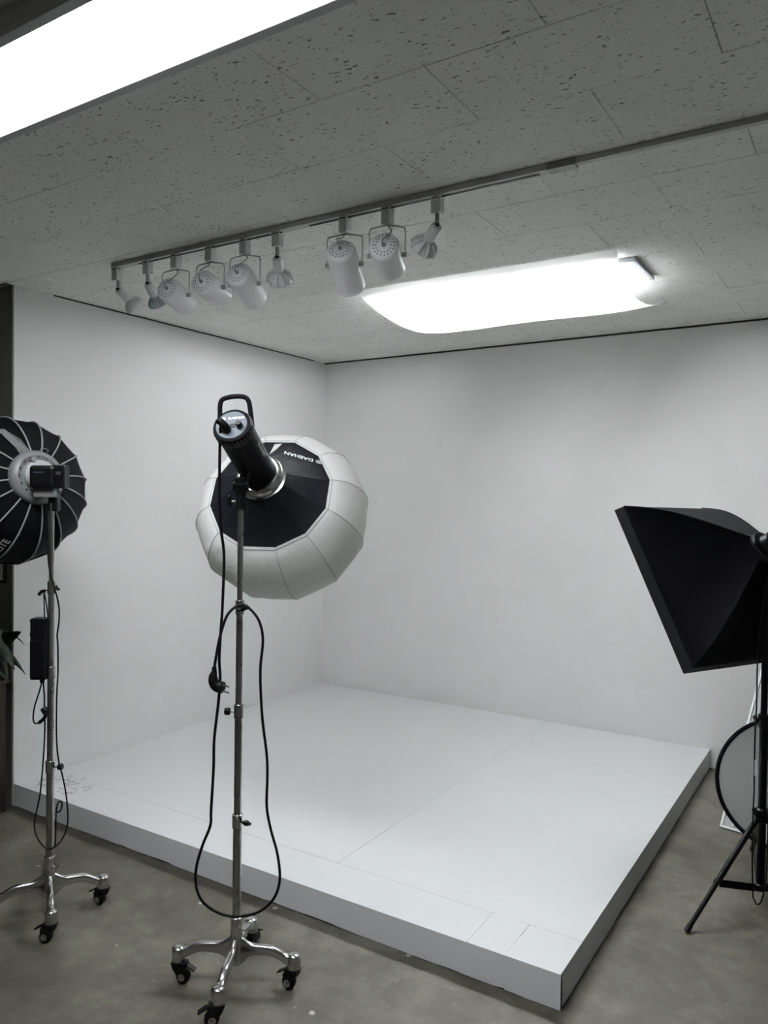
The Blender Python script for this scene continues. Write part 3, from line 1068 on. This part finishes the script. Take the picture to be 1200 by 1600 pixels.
# text x axis towards camera-left, y axis towards camera-down (upside-down lettering)
tx = V((-1, -0.06 * UPL, 0))
tx = (tx - nrm * tx.dot(nrm)).normalized()
ty = nrm.cross(tx)
TMx = Matrix((tx, ty, nrm)).transposed().to_4x4()
c_p = c_p + tx * 0.011
TMx.translation = c_p + nrm * 0.004
text_mesh('lettering', 'DAEHAN', 0.025, M['white_print'], skirt, TMx, 0.0004)
bm = bm_new()
lc = Matrix.Translation(c_p + nrm * 0.004 - tx * 0.071) @ TMx.to_3x3().to_4x4()
for r0, r1 in ((0.0125, 0.0105), (0.0085, 0.0072)):
    for i in range(6):
        a0, a1 = 2 * PI * i / 6, 2 * PI * (i + 1) / 6
        q = [V((r0 * math.cos(a0), r0 * math.sin(a0), 0)), V((r0 * math.cos(a1), r0 * math.sin(a1), 0)), V((r1 * math.cos(a1), r1 * math.sin(a1), 0)), V((r1 * math.cos(a0), r1 * math.sin(a0), 0))]
        bm.faces.new([bm.verts.new(lc @ p_) for p_ in q])
box(bm, (-0.003, 0, 0), (0.002, 0.011, 0.0006), lc)
box(bm, (0.003, 0, 0), (0.002, 0.011, 0.0006), lc)
box(bm, (0, 0, 0), (0.006, 0.002, 0.0006), lc)
finish('emblem', bm, M['white_print'], skirt)

# power cord of the centre light
cord = [(1.928, -3.089, 1.735), (1.91, -3.073, 1.673), (1.89, -3.053, 1.522), (1.883, -3.037, 1.426), (1.884, -3.026, 1.349), (1.883, -3.03, 1.204), (1.88, -3.034, 1.117), (1.878, -3.037, 1.04), (1.881, -3.036, 0.982), (1.878, -3.04, 0.905), (1.87, -3.048, 0.799), (1.87, -3.05, 0.712), (1.866, -3.055, 0.586), (1.865, -3.057, 0.538), (1.847, -3.07, 0.48), (1.832, -3.081, 0.412), (1.833, -3.082, 0.354), (1.852, -3.071, 0.306), (1.894, -3.045, 0.274), (1.941, -3.016, 0.265), (1.993, -2.983, 0.279), (2.03, -2.958, 0.318), (2.045, -2.947, 0.376), (2.038, -2.95, 0.453), (2.019, -2.96, 0.53), (2.008, -2.966, 0.598), (2.008, -2.964, 0.685), (2.005, -2.964, 0.752), (1.991, -2.97, 0.868), (1.983, -2.971, 1.003), (1.988, -2.966, 1.099), (1.977, -2.972, 1.157), (1.949, -2.983, 1.193), (1.929, -2.989, 1.203), (1.912, -3.0, 1.199), (1.895, -3.023, 1.171), (1.882, -3.039, 1.108), (1.876, -3.05, 1.042), (1.873, -3.053, 1.015)]
cloc = V(cord[0])
ct = None
bm = bm_new()
tube(bm, catmull(cord, 5), 0.0043, 8)
ct = finish('power_cord', bm, M['rubber'], light, True)
RI = ql.to_matrix().transposed().to_4x4() @ Matrix.Translation(-cap)
ct.data.transform(RI)
def plug(parent, p, loc, s=1.0, flip=1):
    p = V(p) - V(loc)
    bm = bm_new()
    pts = [p + V((0, 0, 0.004)), p + V((0, 0, -0.012)), p + camR * -0.003 * s + V((0, 0, -0.024)), p + camR * -0.002 * s + V((0, 0, -0.040)) * s, p + camR * 0.006 * s * flip + V((0, 0, -0.052)) * s, p + camR * 0.016 * s * flip + V((0, 0, -0.056)) * s, p + camR * 0.026 * s * flip + camN * 0.004 + V((0, 0, -0.058)) * s]
    tube(bm, catmull(pts, 3), [0.0068, 0.007, 0.0075, 0.009, 0.010, 0.0115, 0.013, 0.014, 0.015, 0.0155, 0.016, 0.0165, 0.017, 0.0175, 0.018, 0.0182, 0.0182, 0.018, 0.0175], 12)
    pl = finish('plug', bm, M['rubber'], parent, True, 60)
    pl.data.transform(RI)
    for q in (-0.009, 0.009):
        bm = bm_new()
        b0 = p + camR * 0.024 * s * flip + V((0, 0, -0.058 + q)) * s + camN * 0.004
        cyl(bm, b0, b0 + camR * 0.022 * flip + V((0, 0, -0.006)), 0.0024, 0.0024, 8)
        finish('plug_pin', bm, M['chrome'], parent, True).data.transform(RI)
plug(ct, cord[-1], (0, 0, 0))

# ------------------------------------------------------------------ left parabolic softbox and its light
hub = V((0.959, -3.024, 1.594))
hub2 = V((0.963, -3.028, 1.592))
rimc = V((0.640, -2.935, 1.532))
# axis turned so that the open side faces away and left
nl = (V((0.631, -2.949, 1.534)) - hub)
nl = (rt * -0.74 - up * 0.19 + fwd * 0.64).normalized()
xl = (rt - nl * rt.dot(nl)).normalized()
yl = nl.cross(xl)
RL = Matrix((xl, yl, nl)).transposed()
UL = -1.0 if yl.z < 0 else 1.0
para = thing('parabolic_softbox', 'black sixteen-rib softbox with white piping at the left edge', 'softbox', hub, RL.to_quaternion())
NP = 16
pp = [(0.098, 0.018), (0.157, 0.038), (0.217, 0.080), (0.259, 0.140), (0.277, 0.210), (0.281, 0.280)]
PR = [(p_.x, p_.y) for p_ in catmull([(a, b_, 0) for a, b_ in pp], 4)]
PHP = math.radians(4)
panel_objs = []
def gore(i, material, name='gore'):
    bm = bm_new()
    a0 = PHP + 2 * PI * i / NP
    a1 = PHP + 2 * PI * (i + 1) / NP
    rows_ = []
    for (r, z) in PR:
        rw = []
        for f_ in range(5):
            g = f_ / 4
            p_ = V((math.cos(a0), math.sin(a0), 0)) * (1 - g) + V((math.cos(a1), math.sin(a1), 0)) * g
            sag = 1 - 0.010 * 4 * g * (1 - g) * min(1, (r - 0.09) / 0.1)
            rw.append(bm.verts.new((p_.x * r * sag, p_.y * r * sag, z)))
        rows_.append(rw)
    for A1, B1 in zip(rows_, rows_[1:]):
        for f_ in range(4):
            bm.faces.new((A1[f_], A1[f_ + 1], B1[f_ + 1], B1[f_]))
    return finish(name, bm, material, para, True)
def lang2(deg):
    a = math.radians(deg)
    return math.atan2(UL * math.cos(a), math.sin(a))
grey_i = int(((lang2(-40) - PHP) % (2 * PI)) / (2 * PI / NP))
for i in range(NP):
    g_ = gore(i, M['dull_black'])
    a = PHP + 2 * PI * i / NP
    bm = bm_new()
    pts = [V((math.cos(a) * (r + 0.002), math.sin(a) * (r + 0.002), z - 0.002)) for r, z in PR]
    tube(bm, pts, 0.0030, 6)
    finish('rib_piping', bm, M['rib_piping'], para, True)
bm = bm_new()
ri = [V((math.cos(PHP + 2 * PI * i / NP) * 0.282, math.sin(PHP + 2 * PI * i / NP) * 0.282, 0.282)) for i in range(NP)]
pts = []
for i in range(NP):
    for f_ in range(4):
        g = f_ / 4
        p_ = ri[i].lerp(ri[(i + 1) % NP], g)
        pts.append(p_ * 1)
tube(bm, pts, 0.0035, 6, True)
finish('rim_edge', bm, M['dull_black'], para, True)
bm = bm_new()
vs = [bm.verts.new((p_.x * 0.985, p_.y * 0.985, 0.266)) for p_ in ri]
bm.faces.new(vs)
finish('front_diffuser', bm, M['diffuser'], para)
# grey flap standing open near the hub, upper left
bm = bm_new()
def onp(deg, r, lift=0.004):
    for (r0, z0), (r1, z1) in zip(PR, PR[1:]):
        if r0 <= r <= r1:
            z = z0 + (z1 - z0) * (r - r0) / (r1 - r0)
            break
    else:
        z = PR[-1][1] if r > PR[-1][0] else PR[0][1]
    a = lang2(deg)
    return V((math.cos(a) * r, math.sin(a) * r, z - lift))
fl = [onp(-37, 0.100, 0.006), onp(-22, 0.104, 0.006), onp(-28, 0.15, 0.010), onp(-36, 0.205, 0.012), onp(-40, 0.214, 0.012), onp(-43, 0.185, 0.012), onp(-44, 0.14, 0.010)]
bm.faces.new([bm.verts.new(p_) for p_ in fl])
finish('grey_flap', bm, M['flap'], para)
bm = bm_new()
lathe(bm, [(0.062, -0.004), (0.078, -0.012), (0.092, -0.006), (0.100, 0.004), (0.101, 0.020), (0.094, 0.022)], 48)
ring = finish('speed_ring', bm, M['silver'], para, True)
for i in range(16):
    a = 2 * PI * (i + 0.5) / 16
    bm = bm_new()
    lathe(bm, [(0.0042, -0.006), (0.0042, -0.0135), (0.002, -0.0155)], 8, Matrix.Translation((0.074 * math.cos(a), 0.074 * math.sin(a), 0)))
    finish('rivet', bm, M['chrome'], ring, True)
bm = bm_new()
a = lang2(6)
p_ = V((math.cos(a) * 0.100, math.sin(a) * 0.100, 0))
tube(bm, catmull([p_ + V((-0.016, 0, 0.004)), p_ + V((-0.014, 0.010 * UL, -0.004)), p_ + V((0.010, 0.010 * UL, -0.004)), p_ + V((0.012, 0, 0.004))], 3), 0.0016, 6)
finish('release_latch', bm, M['silver'], ring, True)
# lettering along a lower left gore
tpos = onp(-166, 0.262, 0.006)
rad_dir = (onp(-166, 0.27, 0.006) - onp(-166, 0.23, 0.006)).normalized()
nrm = V((math.cos(lang2(-166)), math.sin(lang2(-166)), -0.55)).normalized()
tx = (-rad_dir)
tx = (tx - nrm * tx.dot(nrm)).normalized()
ty = nrm.cross(tx)
TM = Matrix((tx, ty, nrm)).transposed().to_4x4()
TM.translation = tpos + nrm * 0.006 + V((0.010, -0.010 * UL, 0))
text_mesh('lettering', 'NANLITE', 0.036, M['grey_print'], para, TM, 0.0004)

head = thing('led_light_head', 'white and silver LED head with black mount behind the ribbed softbox', 'studio light', hub, RL.to_quaternion())
bm = bm_new()
lathe(bm, [(0.0, -0.030), (0.050, -0.030), (0.057, -0.026), (0.060, -0.016), (0.060, 0.030), (0.05, 0.03)], 40)
finish('housing', bm, M['pale_metal'], head, True)
RLi = RL.transposed().to_4x4() @ Matrix.Translation(-hub)
def wbox(name, px_off, up_off, near_off, size, material, bevel=0.003, parent=None):
    """box aligned with the stand, placed from the hub along camera-right / up / towards-camera in the room"""
    bm = bm_new()
    c_ = hub + camR * px_off + V((0, 0, up_off)) + camN * near_off
    box(bm, (0, 0, 0), size, Matrix.Translation(c_) @ Matrix.Rotation(yaw, 4, 'Z'), bevel=bevel)
    bmesh.ops.transform(bm, matrix=RLi, verts=bm.verts[:])
    return finish(name, bm, material, parent or head)
wbox('rear_box', 0.050, -0.002, 0.060, (0.090, 0.060, 0.082), M['black'], 0.012)
wbox('tilt_mount', 0.104, 0.000, 0.050, (0.046, 0.050, 0.084), M['black'], 0.006)
wbox('base_plate', 0.050, -0.058, 0.042, (0.078, 0.050, 0.034), M['silver'], 0.004)
wbox('stand_adapter', 0.072, -0.085, 0.030, (0.034, 0.036, 0.080), M['black'], 0.005)
wbox('badge', 0.040, 0.014, 0.0905, (0.034, 0.001, 0.005), M['badge'], 0.0)
wbox('badge', 0.100, 0.012, 0.0755, (0.026, 0.001, 0.011), M['badge'], 0.0)
bm = bm_new()
a = lang2(-38)
lathe(bm, [(0.009, -0.012), (0.010, -0.028), (0.008, -0.034)], 12, Matrix.Translation((math.cos(a) * 0.062, math.sin(a) * 0.062, 0)))
finish('lock_pin', bm, M['silver'], head, True)

# ballast box hanging on the left stand
bl = V((1.006, -3.045, 0.865))
ballast = thing('power_adapter_box', 'black power adapter box strapped to the left stand', 'power adapter', bl)
rotB = Matrix.Rotation(yaw, 4, 'Z')
def bbox_(name, c_, s_, material=None, bevel=0.003):
    bm = bm_new()
    box(bm, (0, 0, 0), s_, rotB @ Matrix.Translation(c_), bevel=bevel)
    return finish(name, bm, material or M['black'], ballast)
bbox_('case', (0, 0, 0.110), (0.056, 0.050, 0.220), None, 0.004)
bbox_('front_panel', (-0.002, -0.027, 0.075), (0.048, 0.006, 0.130), M['black'], 0.002)
bbox_('top_clip', (-0.028, 0, 0.208), (0.020, 0.012, 0.010))
bbox_('switch', (-0.033, 0, 0.160), (0.010, 0.012, 0.012))
bbox_('dial', (-0.032, 0, 0.105), (0.008, 0.014, 0.014))
bbox_('cable_socket', (0.006, 0, -0.006), (0.014, 0.014, 0.020))
bm = bm_new()
tube(bm, catmull(rel([(1.016, -3.036, 1.085), (1.013, -3.036, 1.143), (1.012, -3.035, 1.178), (1.030, -3.036, 1.186)], bl), 4), 0.0022, 6)
tube(bm, catmull(rel([(1.028, -3.030, 1.085), (1.021, -3.034, 1.143), (1.015, -3.036, 1.171)], bl), 4), 0.0022, 6)
finish('hanging_strap', bm, M['rubber'], ballast, True)
bm = bm_new()
tube(bm, catmull(rel([(0.998, -3.048, 1.168), (1.008, -3.042, 1.180), (1.020, -3.037, 1.182)], bl), 3), 0.006, 8)
finish('hook', bm, M['black'], ballast, True)

def cord_part(root, lines, r):
    """cord hung on an unrotated thing"""
    loc = root.location
    t = None
    for i, ln in enumerate(lines):
        bm = bm_new()
        tube(bm, catmull(rel(ln, loc), 5), r, 8)
        o_ = finish('power_cord' if i == 0 else 'cord_loop', bm, M['rubber'], root if i == 0 else t, True)
        t = t or o_
    return t, V(loc)
cA = [(1.013, -3.043, 0.855), (1.002, -3.051, 0.808), (0.991, -3.059, 0.762), (0.988, -3.062, 0.723), (0.994, -3.059, 0.704), (1.008, -3.05, 0.707), (1.021, -3.041, 0.723), (1.029, -3.040, 0.746), (1.033, -3.042, 0.756)]
cB = [(1.017, -3.041, 0.850), (1.024, -3.042, 0.797), (1.028, -3.044, 0.744), (1.030, -3.044, 0.69), (1.026, -3.046, 0.589), (1.015, -3.052, 0.451), (1.0, -3.064, 0.347), (1.008, -3.06, 0.294), (1.037, -3.046, 0.257), (1.062, -3.034, 0.257), (1.091, -3.015, 0.29), (1.105, -3.003, 0.348), (1.1, -3.003, 0.429), (1.086, -3.009, 0.509), (1.066, -3.014, 0.575), (1.052, -3.012, 0.66), (1.050, -3.010, 0.80), (1.054, -3.008, 0.883), (1.055, -3.009, 0.978), (1.051, -3.010, 1.022)]
cC = [(1.073, -3.032, 0.262), (1.074, -3.03, 0.317), (1.074, -3.028, 0.386), (1.077, -3.025, 0.416), (1.085, -3.02, 0.428), (1.091, -3.016, 0.419), (1.089, -3.018, 0.4), (1.082, -3.023, 0.389), (1.072, -3.029, 0.395)]
cD = [(1.051, -3.010, 1.022), (1.058, -3.006, 1.085), (1.052, -3.008, 1.149), (1.046, -3.040, 1.275), (1.046, -3.042, 1.394), (1.052, -3.050, 1.489)]
cE = [(1.037, -3.046, 0.257), (1.050, -3.052, 0.20), (1.02, -3.062, 0.14), (0.985, -3.075, 0.07), (0.972, -3.11, 0.012), (1.0, -3.16, 0.006)]
t, l_ = cord_part(ballast, [cB, cA, cC, cD], 0.0028)
bm = bm_new()
tube(bm, catmull(rel([(1.006, -3.051, 0.706), (1.022, -3.042, 0.722), (1.034, -3.042, 0.742)], l_), 4), 0.0065, 8)
finish('connector', bm, M['black'], t, True)
bm = bm_new()
tube(bm, catmull(rel([(1.026, -3.046, 0.760), (1.036, -3.046, 0.750), (1.046, -3.046, 0.748)], l_), 4), 0.012, 10)
finish('plug', bm, M['black'], t, True)

# ------------------------------------------------------------------ right tripod, rectangular softbox
TP = V((3.197, -1.463, 0))
tri = thing('light_tripod', 'black tripod light stand at the right edge under the rectangular softbox', 'light stand', TP)
bm = bm_new()
cyl(bm, (0, 0, 0.045), (0, 0, 0.72), 0.0155, 0.0155, 20)
finish('lower_tube', bm, M['black_metal'], tri, True)
bm = bm_new()
cyl(bm, (0, 0, 0.70), (0, 0, 1.32), 0.0125, 0.0125, 20)
finish('upper_tube', bm, M['black_metal'], tri, True)
bm = bm_new()
lathe(bm, [(0.017, 0.665), (0.021, 0.668), (0.021, 0.715), (0.014, 0.718)], 20)
finish('clamp_collar', bm, M['black'], tri, True)
for z, d in ((0.700, -camR + camN * 0.2), (0.705, camR), (0.345, -camR + camN * 0.4)):
    bm = bm_new()
    d = d.normalized()
    p_ = V((0, 0, z))
    cyl(bm, p_ + d * 0.015, p_ + d * 0.030, 0.005, 0.005, 8)
    box(bm, (0, 0, 0.034), (0.016, 0.030, 0.014), frame_to(p_, p_ + d), bevel=0.004)
    finish('clamp_knob', bm, M['black'], tri, True, 50)
bm = bm_new()
lathe(bm, [(0.017, 0.300), (0.024, 0.304), (0.024, 0.350), (0.017, 0.356)], 20)
finish('leg_collar', bm, M['black'], tri, True)
bm = bm_new()
lathe(bm, [(0.016, 0.036), (0.021, 0.040), (0.021, 0.060), (0.016, 0.064)], 20)
finish('brace_collar', bm, M['black'], tri, True)
f1 = V((3.006, -1.864, 0)) - TP
R1 = math.hypot(f1.x, f1.y)
a1 = math.atan2(f1.y, f1.x)
for i, da in enumerate((0, math.radians(120), math.radians(-144))):
    a = a1 + da
    d = V((math.cos(a), math.sin(a), 0))
    sd = V((-d.y, d.x, 0))
    topp = d * 0.026 + V((0, 0, 0.325))
    foot = d * (R1 - 0.004) + V((0, 0, 0.010))
    br = topp.lerp(foot, 0.60)
    bm = bm_new()
    cyl(bm, topp, br, 0.0105, 0.0105, 14)
    lg = finish('leg', bm, M['black_metal'], tri, True)
    bm = bm_new()
    cyl(bm, br, foot, 0.0085, 0.0085, 14)
    finish('inner_tube', bm, M['black_metal'], lg, True)
    bm = bm_new()
    dn = (foot - br).normalized()
    cyl(bm, foot - dn * 0.02, foot + dn * 0.006, 0.0105, 0.0100, 14)
    finish('foot', bm, M['rubber'], lg, True)
    bm = bm_new()
    for s in (-1, 1):
        tube(bm, [d * 0.018 + sd * 0.012 * s + V((0, 0, 0.050)), br + sd * 0.012 * s], 0.004, 6, flat=(0.010, 0.0022))
    finish('brace', bm, M['black_metal'], tri, True)

A = V((2.627, -1.512, 1.489)); B = V((2.940, -1.661, 0.876)); Cc = V((2.857, -1.060, 1.481)); D = B + (Cc - A)
Eo = V((3.179, -1.500, 1.355))
ctr = (A + D) / 2
nb = (Eo - ctr).normalized()
sb = thing('rectangular_softbox', 'black rectangular softbox angled down at the right edge', 'softbox', ctr)
AL, BL, CL, DL, EL = [p_ - ctr for p_ in (A, B, Cc, D, Eo)]
lip = 0.052
eu = (CL - AL).normalized()
ev = (BL - AL).normalized()
nb2 = ev.cross(eu)
if nb2.dot(nb) < 0:
    nb2 = -nb2
corners = [AL, CL, DL, BL]
# lip corners
lipc = [c_ + nb2 * lip * 0.75 + (EL - c_).normalized() * 0.012 for c_ in corners]
bm = bm_new()
outer = [bm.verts.new(c_) for c_ in corners]
inner = [bm.verts.new(c_) for c_ in lipc]
for i in range(4):
    bm.faces.new((outer[i], outer[(i + 1) % 4], inner[(i + 1) % 4], inner[i]))
o = finish('front_lip', bm, M['lip_fabric'], sb)
so = o.modifiers.new('solid', 'SOLIDIFY')
so.thickness = 0.003
apex = [EL + eu * (0.052 * sx_) + ev * (0.052 * sy_) for sx_, sy_ in ((-1, -1), (1, -1), (1, 1), (-1, 1))]
for i in range(4):
    p0, p1, q0, q1 = lipc[i], lipc[(i + 1) % 4], apex[i], apex[(i + 1) % 4]
    bm = bm_new()
    n1, n2 = 14, 14
    fn = (p1 - p0).cross(q0 - p0).normalized()
    cen_ = (p0 + p1 + q0 + q1) / 4
    if fn.dot(cen_ - (ctr * 0 + EL * 0.4)) < 0:
        fn = -fn
    g_ = []
    for a_ in range(n1 + 1):
        s_ = a_ / n1
        L0 = p0.lerp(q0, s_)
        L1 = p1.lerp(q1, s_)
        # rods bow outward
        bowA = ((p0 - EL * 0).normalized()) * 0
        rowv = []
        for b__ in range(n2 + 1):
            t_ = b__ / n2
            p_ = L0.lerp(L1, t_)
            rod = 0.040 * math.sin(PI * s_)              # rods bulge outwards
            outc = (p_ - (ctr * 0 + EL * s_)).normalized() if (p_ - EL * s_).length > 1e-6 else fn
            cen2 = 4 * t_ * (1 - t_)
            p_ = p_ + outc * rod - fn * cen2 * 0.045 * math.sin(PI * s_)
            rowv.append(bm.verts.new(p_))
        g_.append(rowv)
    for a_ in range(n1):
        for b__ in range(n2):
            bm.faces.new((g_[a_][b__], g_[a_ + 1][b__], g_[a_ + 1][b__ + 1], g_[a_][b__ + 1]))
    edge_line = [r_[0].co.copy() for r_ in g_]
    finish('side_panel', bm, M['dull_black'], sb, True)
    bm = bm_new()
    tube(bm, edge_line, 0.0035, 6)
    finish('corner_seam', bm, M['dull_black'], sb, True)
bm = bm_new()
ins = [c_ + nb2 * 0.02 + (ctr * 0 - c_) * 0.01 for c_ in corners]
bm.faces.new([bm.verts.new(c_) for c_ in ins])
finish('front_diffuser', bm, M['diffuser'], sb)
bm = bm_new()
lathe(bm, [(0.050, -0.01), (0.058, 0.0), (0.058, 0.022), (0.040, 0.030)], 24, frame_to(EL, EL + nb2))
finish('back_ring', bm, M['black'], sb, True)

lh = thing('lamp_holder', 'black bulb holder joining the rectangular softbox to its tripod', 'lamp holder', Eo)
bm = bm_new()
lathe(bm, [(0.036, 0.024), (0.040, 0.028), (0.040, 0.060), (0.026, 0.072), (0.022, 0.11), (0.012, 0.13)], 24, frame_to((0, 0, 0), nb2))
finish('socket_body', bm, M['black'], lh, True)
bm = bm_new()
tl = TP + V((0, 0, 1.30)) - Eo
jt = nb2 * 0.085 + V((0, 0, -0.03))
tube(bm, catmull([tl + V((0, 0, -0.02)), tl + V((0, 0, 0.02)), (tl + jt) / 2 + V((0, 0, 0.01)), jt], 4), 0.013, 10)
finish('tilt_arm', bm, M['black'], lh, True)
bm = bm_new()
kq = tl + V((0, 0, 0.02))
cyl(bm, kq - camR * 0.012, kq - camR * 0.020 + camN * 0.012, 0.004, 0.004, 8)
finish('tilt_screw', bm, M['chrome'], lh, True)

rc = [(3.205, -1.495, 1.29), (3.178, -1.505, 1.0), (3.176, -1.510, 0.75), (3.175, -1.529, 0.647), (3.176, -1.534, 0.429), (3.174, -1.539, 0.284), (3.179, -1.541, 0.067), (3.186, -1.538, 0.026), (3.196, -1.531, 0.011), (3.208, -1.523, 0.026), (3.219, -1.515, 0.091), (3.223, -1.51, 0.188), (3.222, -1.50, 0.40), (3.215, -1.495, 0.70)]
t, l_ = cord_part(lh, [rc], 0.0028)
bm = bm_new()
box(bm, (V((3.181, -1.532, 0.528)) - l_), (0.010, 0.008, 0.060), None, 0.002)
finish('cord_tag', bm, M['white_metal'], t)

# ------------------------------------------------------------------ reflector disc and leaning panel
RR = 0.288
rl = V((3.252, -0.985, 0.0))
lean = math.radians(-4)
rf = thing('reflector_disc', 'round collapsible reflector with black rim behind the right tripod', 'reflector', rl, Euler((lean, 0, math.radians(8))).to_quaternion())
bm = bm_new()
pts = [V((RR * math.cos(2 * PI * i / 64), 0, RR + 0.009 + RR * math.sin(2 * PI * i / 64))) for i in range(64)]
tube(bm, pts, 0.009, 8, True)
finish('rim', bm, M['dull_black'], rf, True)
bm = bm_new()
cv = bm.verts.new((0, 0.0, RR + 0.009))
rv = [bm.verts.new((p_.x * 0.99, 0, (p_.z - RR) * 0.99 + RR)) for p_ in pts]
for i in range(64):
    bm.faces.new((cv, rv[i], rv[(i + 1) % 64]))
finish('fabric', bm, M['reflector'], rf, True)

F = V((2.956, -0.842, 0.0))
T2 = V((3.084, -0.055, 0.850))
wdir = V((1, -0.163, 0)).normalized()
bd = thing('leaning_panel', 'white framed grey panel leaning on the back wall behind the reflector', 'panel', F)
ax = (T2 - F)
Lb = ax.length
ax.normalize()
nz = wdir.cross(ax).normalized()
wdir = ax.cross(nz).normalized() * (1 if ax.cross(nz).x > 0 else -1)
Mb = Matrix((wdir, ax, wdir.cross(ax))).transposed().to_4x4()
Wb = 0.62
bm = bm_new()
box(bm, (Wb / 2, Lb / 2, 0), (Wb - 0.02, Lb - 0.02, 0.006), Mb)
finish('sheet', bm, M['grey_metal'], bd)
for nm, c_, s_ in (('frame_rail', (0.006, Lb / 2, 0), (0.012, Lb, 0.022)), ('frame_rail', (Wb - 0.006, Lb / 2, 0), (0.012, Lb, 0.022)), ('frame_rail', (Wb / 2, 0.006, 0), (Wb - 0.024, 0.012, 0.022)), ('frame_rail', (Wb / 2, Lb - 0.006, 0), (Wb - 0.024, 0.012, 0.022)), ('inner_rail', (0.055, Lb / 2, 0.006), (0.008, Lb - 0.03, 0.010))):
    bm = bm_new()
    box(bm, c_, s_, Mb, bevel=0.001)
    finish(nm, bm, M['white_metal'], bd)

# ------------------------------------------------------------------ dark corner at the far left
ped = thing('plant_pedestal', 'dark brown wooden pedestal at the far left edge', 'pedestal', (-0.11, -2.68, 0))
bm = bm_new()
box(bm, (0, 0, 0.311), (0.29, 0.21, 0.622), bevel=0.003)
finish('body', bm, M['wood'], ped)
bm = bm_new()
box(bm, (0, 0, 0.631), (0.31, 0.23, 0.018), bevel=0.002)
finish('top', bm, M['wood'], ped)
pl = thing('potted_plant', 'broad-leaved dark green plant in a dark pot at the left edge', 'plant', (0.02, -2.68, 0.640))
bm = bm_new()
lathe(bm, [(0.055, 0.0), (0.078, 0.06), (0.084, 0.085), (0.077, 0.085), (0.07, 0.07), (0, 0.07)], 28)
finish('pot', bm, M['pot'], pl, True)
bm = bm_new()
tube(bm, [(0, 0, 0.09), (0.01, 0, 0.16), (0.0, 0.0, 0.24)], 0.006, 8)
finish('stem', bm, M['leaf'], pl, True)
def leaf(base, d, length, width, droop, upv=0.6, face=None):
    d = V(d).normalized()
    bm = bm_new()
    n = 9
    side = (d.cross(V((0, 0, 1))) if face is None else (d + V((0, 0, upv * 0.3))).cross(face)).normalized()
    rows_ = []
    for i in range(n + 1):
        s_ = i / n
        c_ = V(base) + d * length * s_ + V((0, 0, upv * length * s_ - droop * length * s_ * s_))
        w_ = width * math.sin(PI * min(1, s_ ** 0.8)) ** 0.8 * 0.5 + 0.0012
        rows_.append([bm.verts.new(c_ - side * w_ + V((0, 0, 0.15 * w_))), bm.verts.new(c_), bm.verts.new(c_ + side * w_ + V((0, 0, 0.15 * w_)))])
    for a_, b_ in zip(rows_, rows_[1:]):
        for k_ in range(2):
            bm.faces.new((a_[k_], a_[k_ + 1], b_[k_ + 1], b_[k_]))
    o = finish('leaf', bm, M['leaf'], pl, True)
    so = o.modifiers.new('solid', 'SOLIDIFY')
    so.thickness = 0.0015
lr = random.Random(5)
leaf((0, 0, 0.11), camR * 1.0 + camN * 0.1, 0.21, 0.055, 1.15, 0.85, camN + V((0, 0, 0.4)))
leaf((0, 0, 0.12), camR * 0.85 + camN * -0.1, 0.17, 0.070, 0.1, 0.80, camN)
leaf((0, 0, 0.12), camR * 0.9 + camN * 0.5, 0.18, 0.09, 1.0, 0.5)
leaf((0, 0, 0.10), camR * 0.6 + camN * 0.5, 0.14, 0.10, 0.9, 0.4, camN)
leaf((0, 0, 0.09), camR * 0.9 + camN * 0.6, 0.15, 0.09, 0.9, 0.4, camN)
leaf((0, 0, 0.12), camR * 0.3 + camN * 0.5, 0.15, 0.09, 0.6, 1.0, camN)
for i in range(9):
    a = lr.uniform(0, 2 * PI)
    leaf((0, 0, 0.13 + 0.1 * lr.random()), (math.cos(a), math.sin(a), 0), lr.uniform(0.15, 0.20), lr.uniform(0.06, 0.09), lr.uniform(0.5, 1.0), lr.uniform(0.4, 1.0))

sg = thing('striped_sign', 'small white sign with grey diagonal stripes on the dark wall', 'sign', (-0.150, -2.519, 1.10))
bm = bm_new()
box(bm, (0, -0.006, 0.06), (0.20, 0.012, 0.14), bevel=0.001)
finish('frame', bm, M['dark_slot'], sg)
bm = bm_new()
box(bm, (0, -0.013, 0.06), (0.17, 0.002, 0.11))
finish('card', bm, M['white_metal'], sg)
for i in range(6):
    bm = bm_new()
    box(bm, (0, 0, 0), (0.009, 0.0015, 0.105), Matrix.Translation((-0.062 + i * 0.025, -0.0145, 0.06)) @ Matrix.Rotation(-0.5, 4, 'Y'))
    finish('stripe', bm, M['grey_print'], sg)
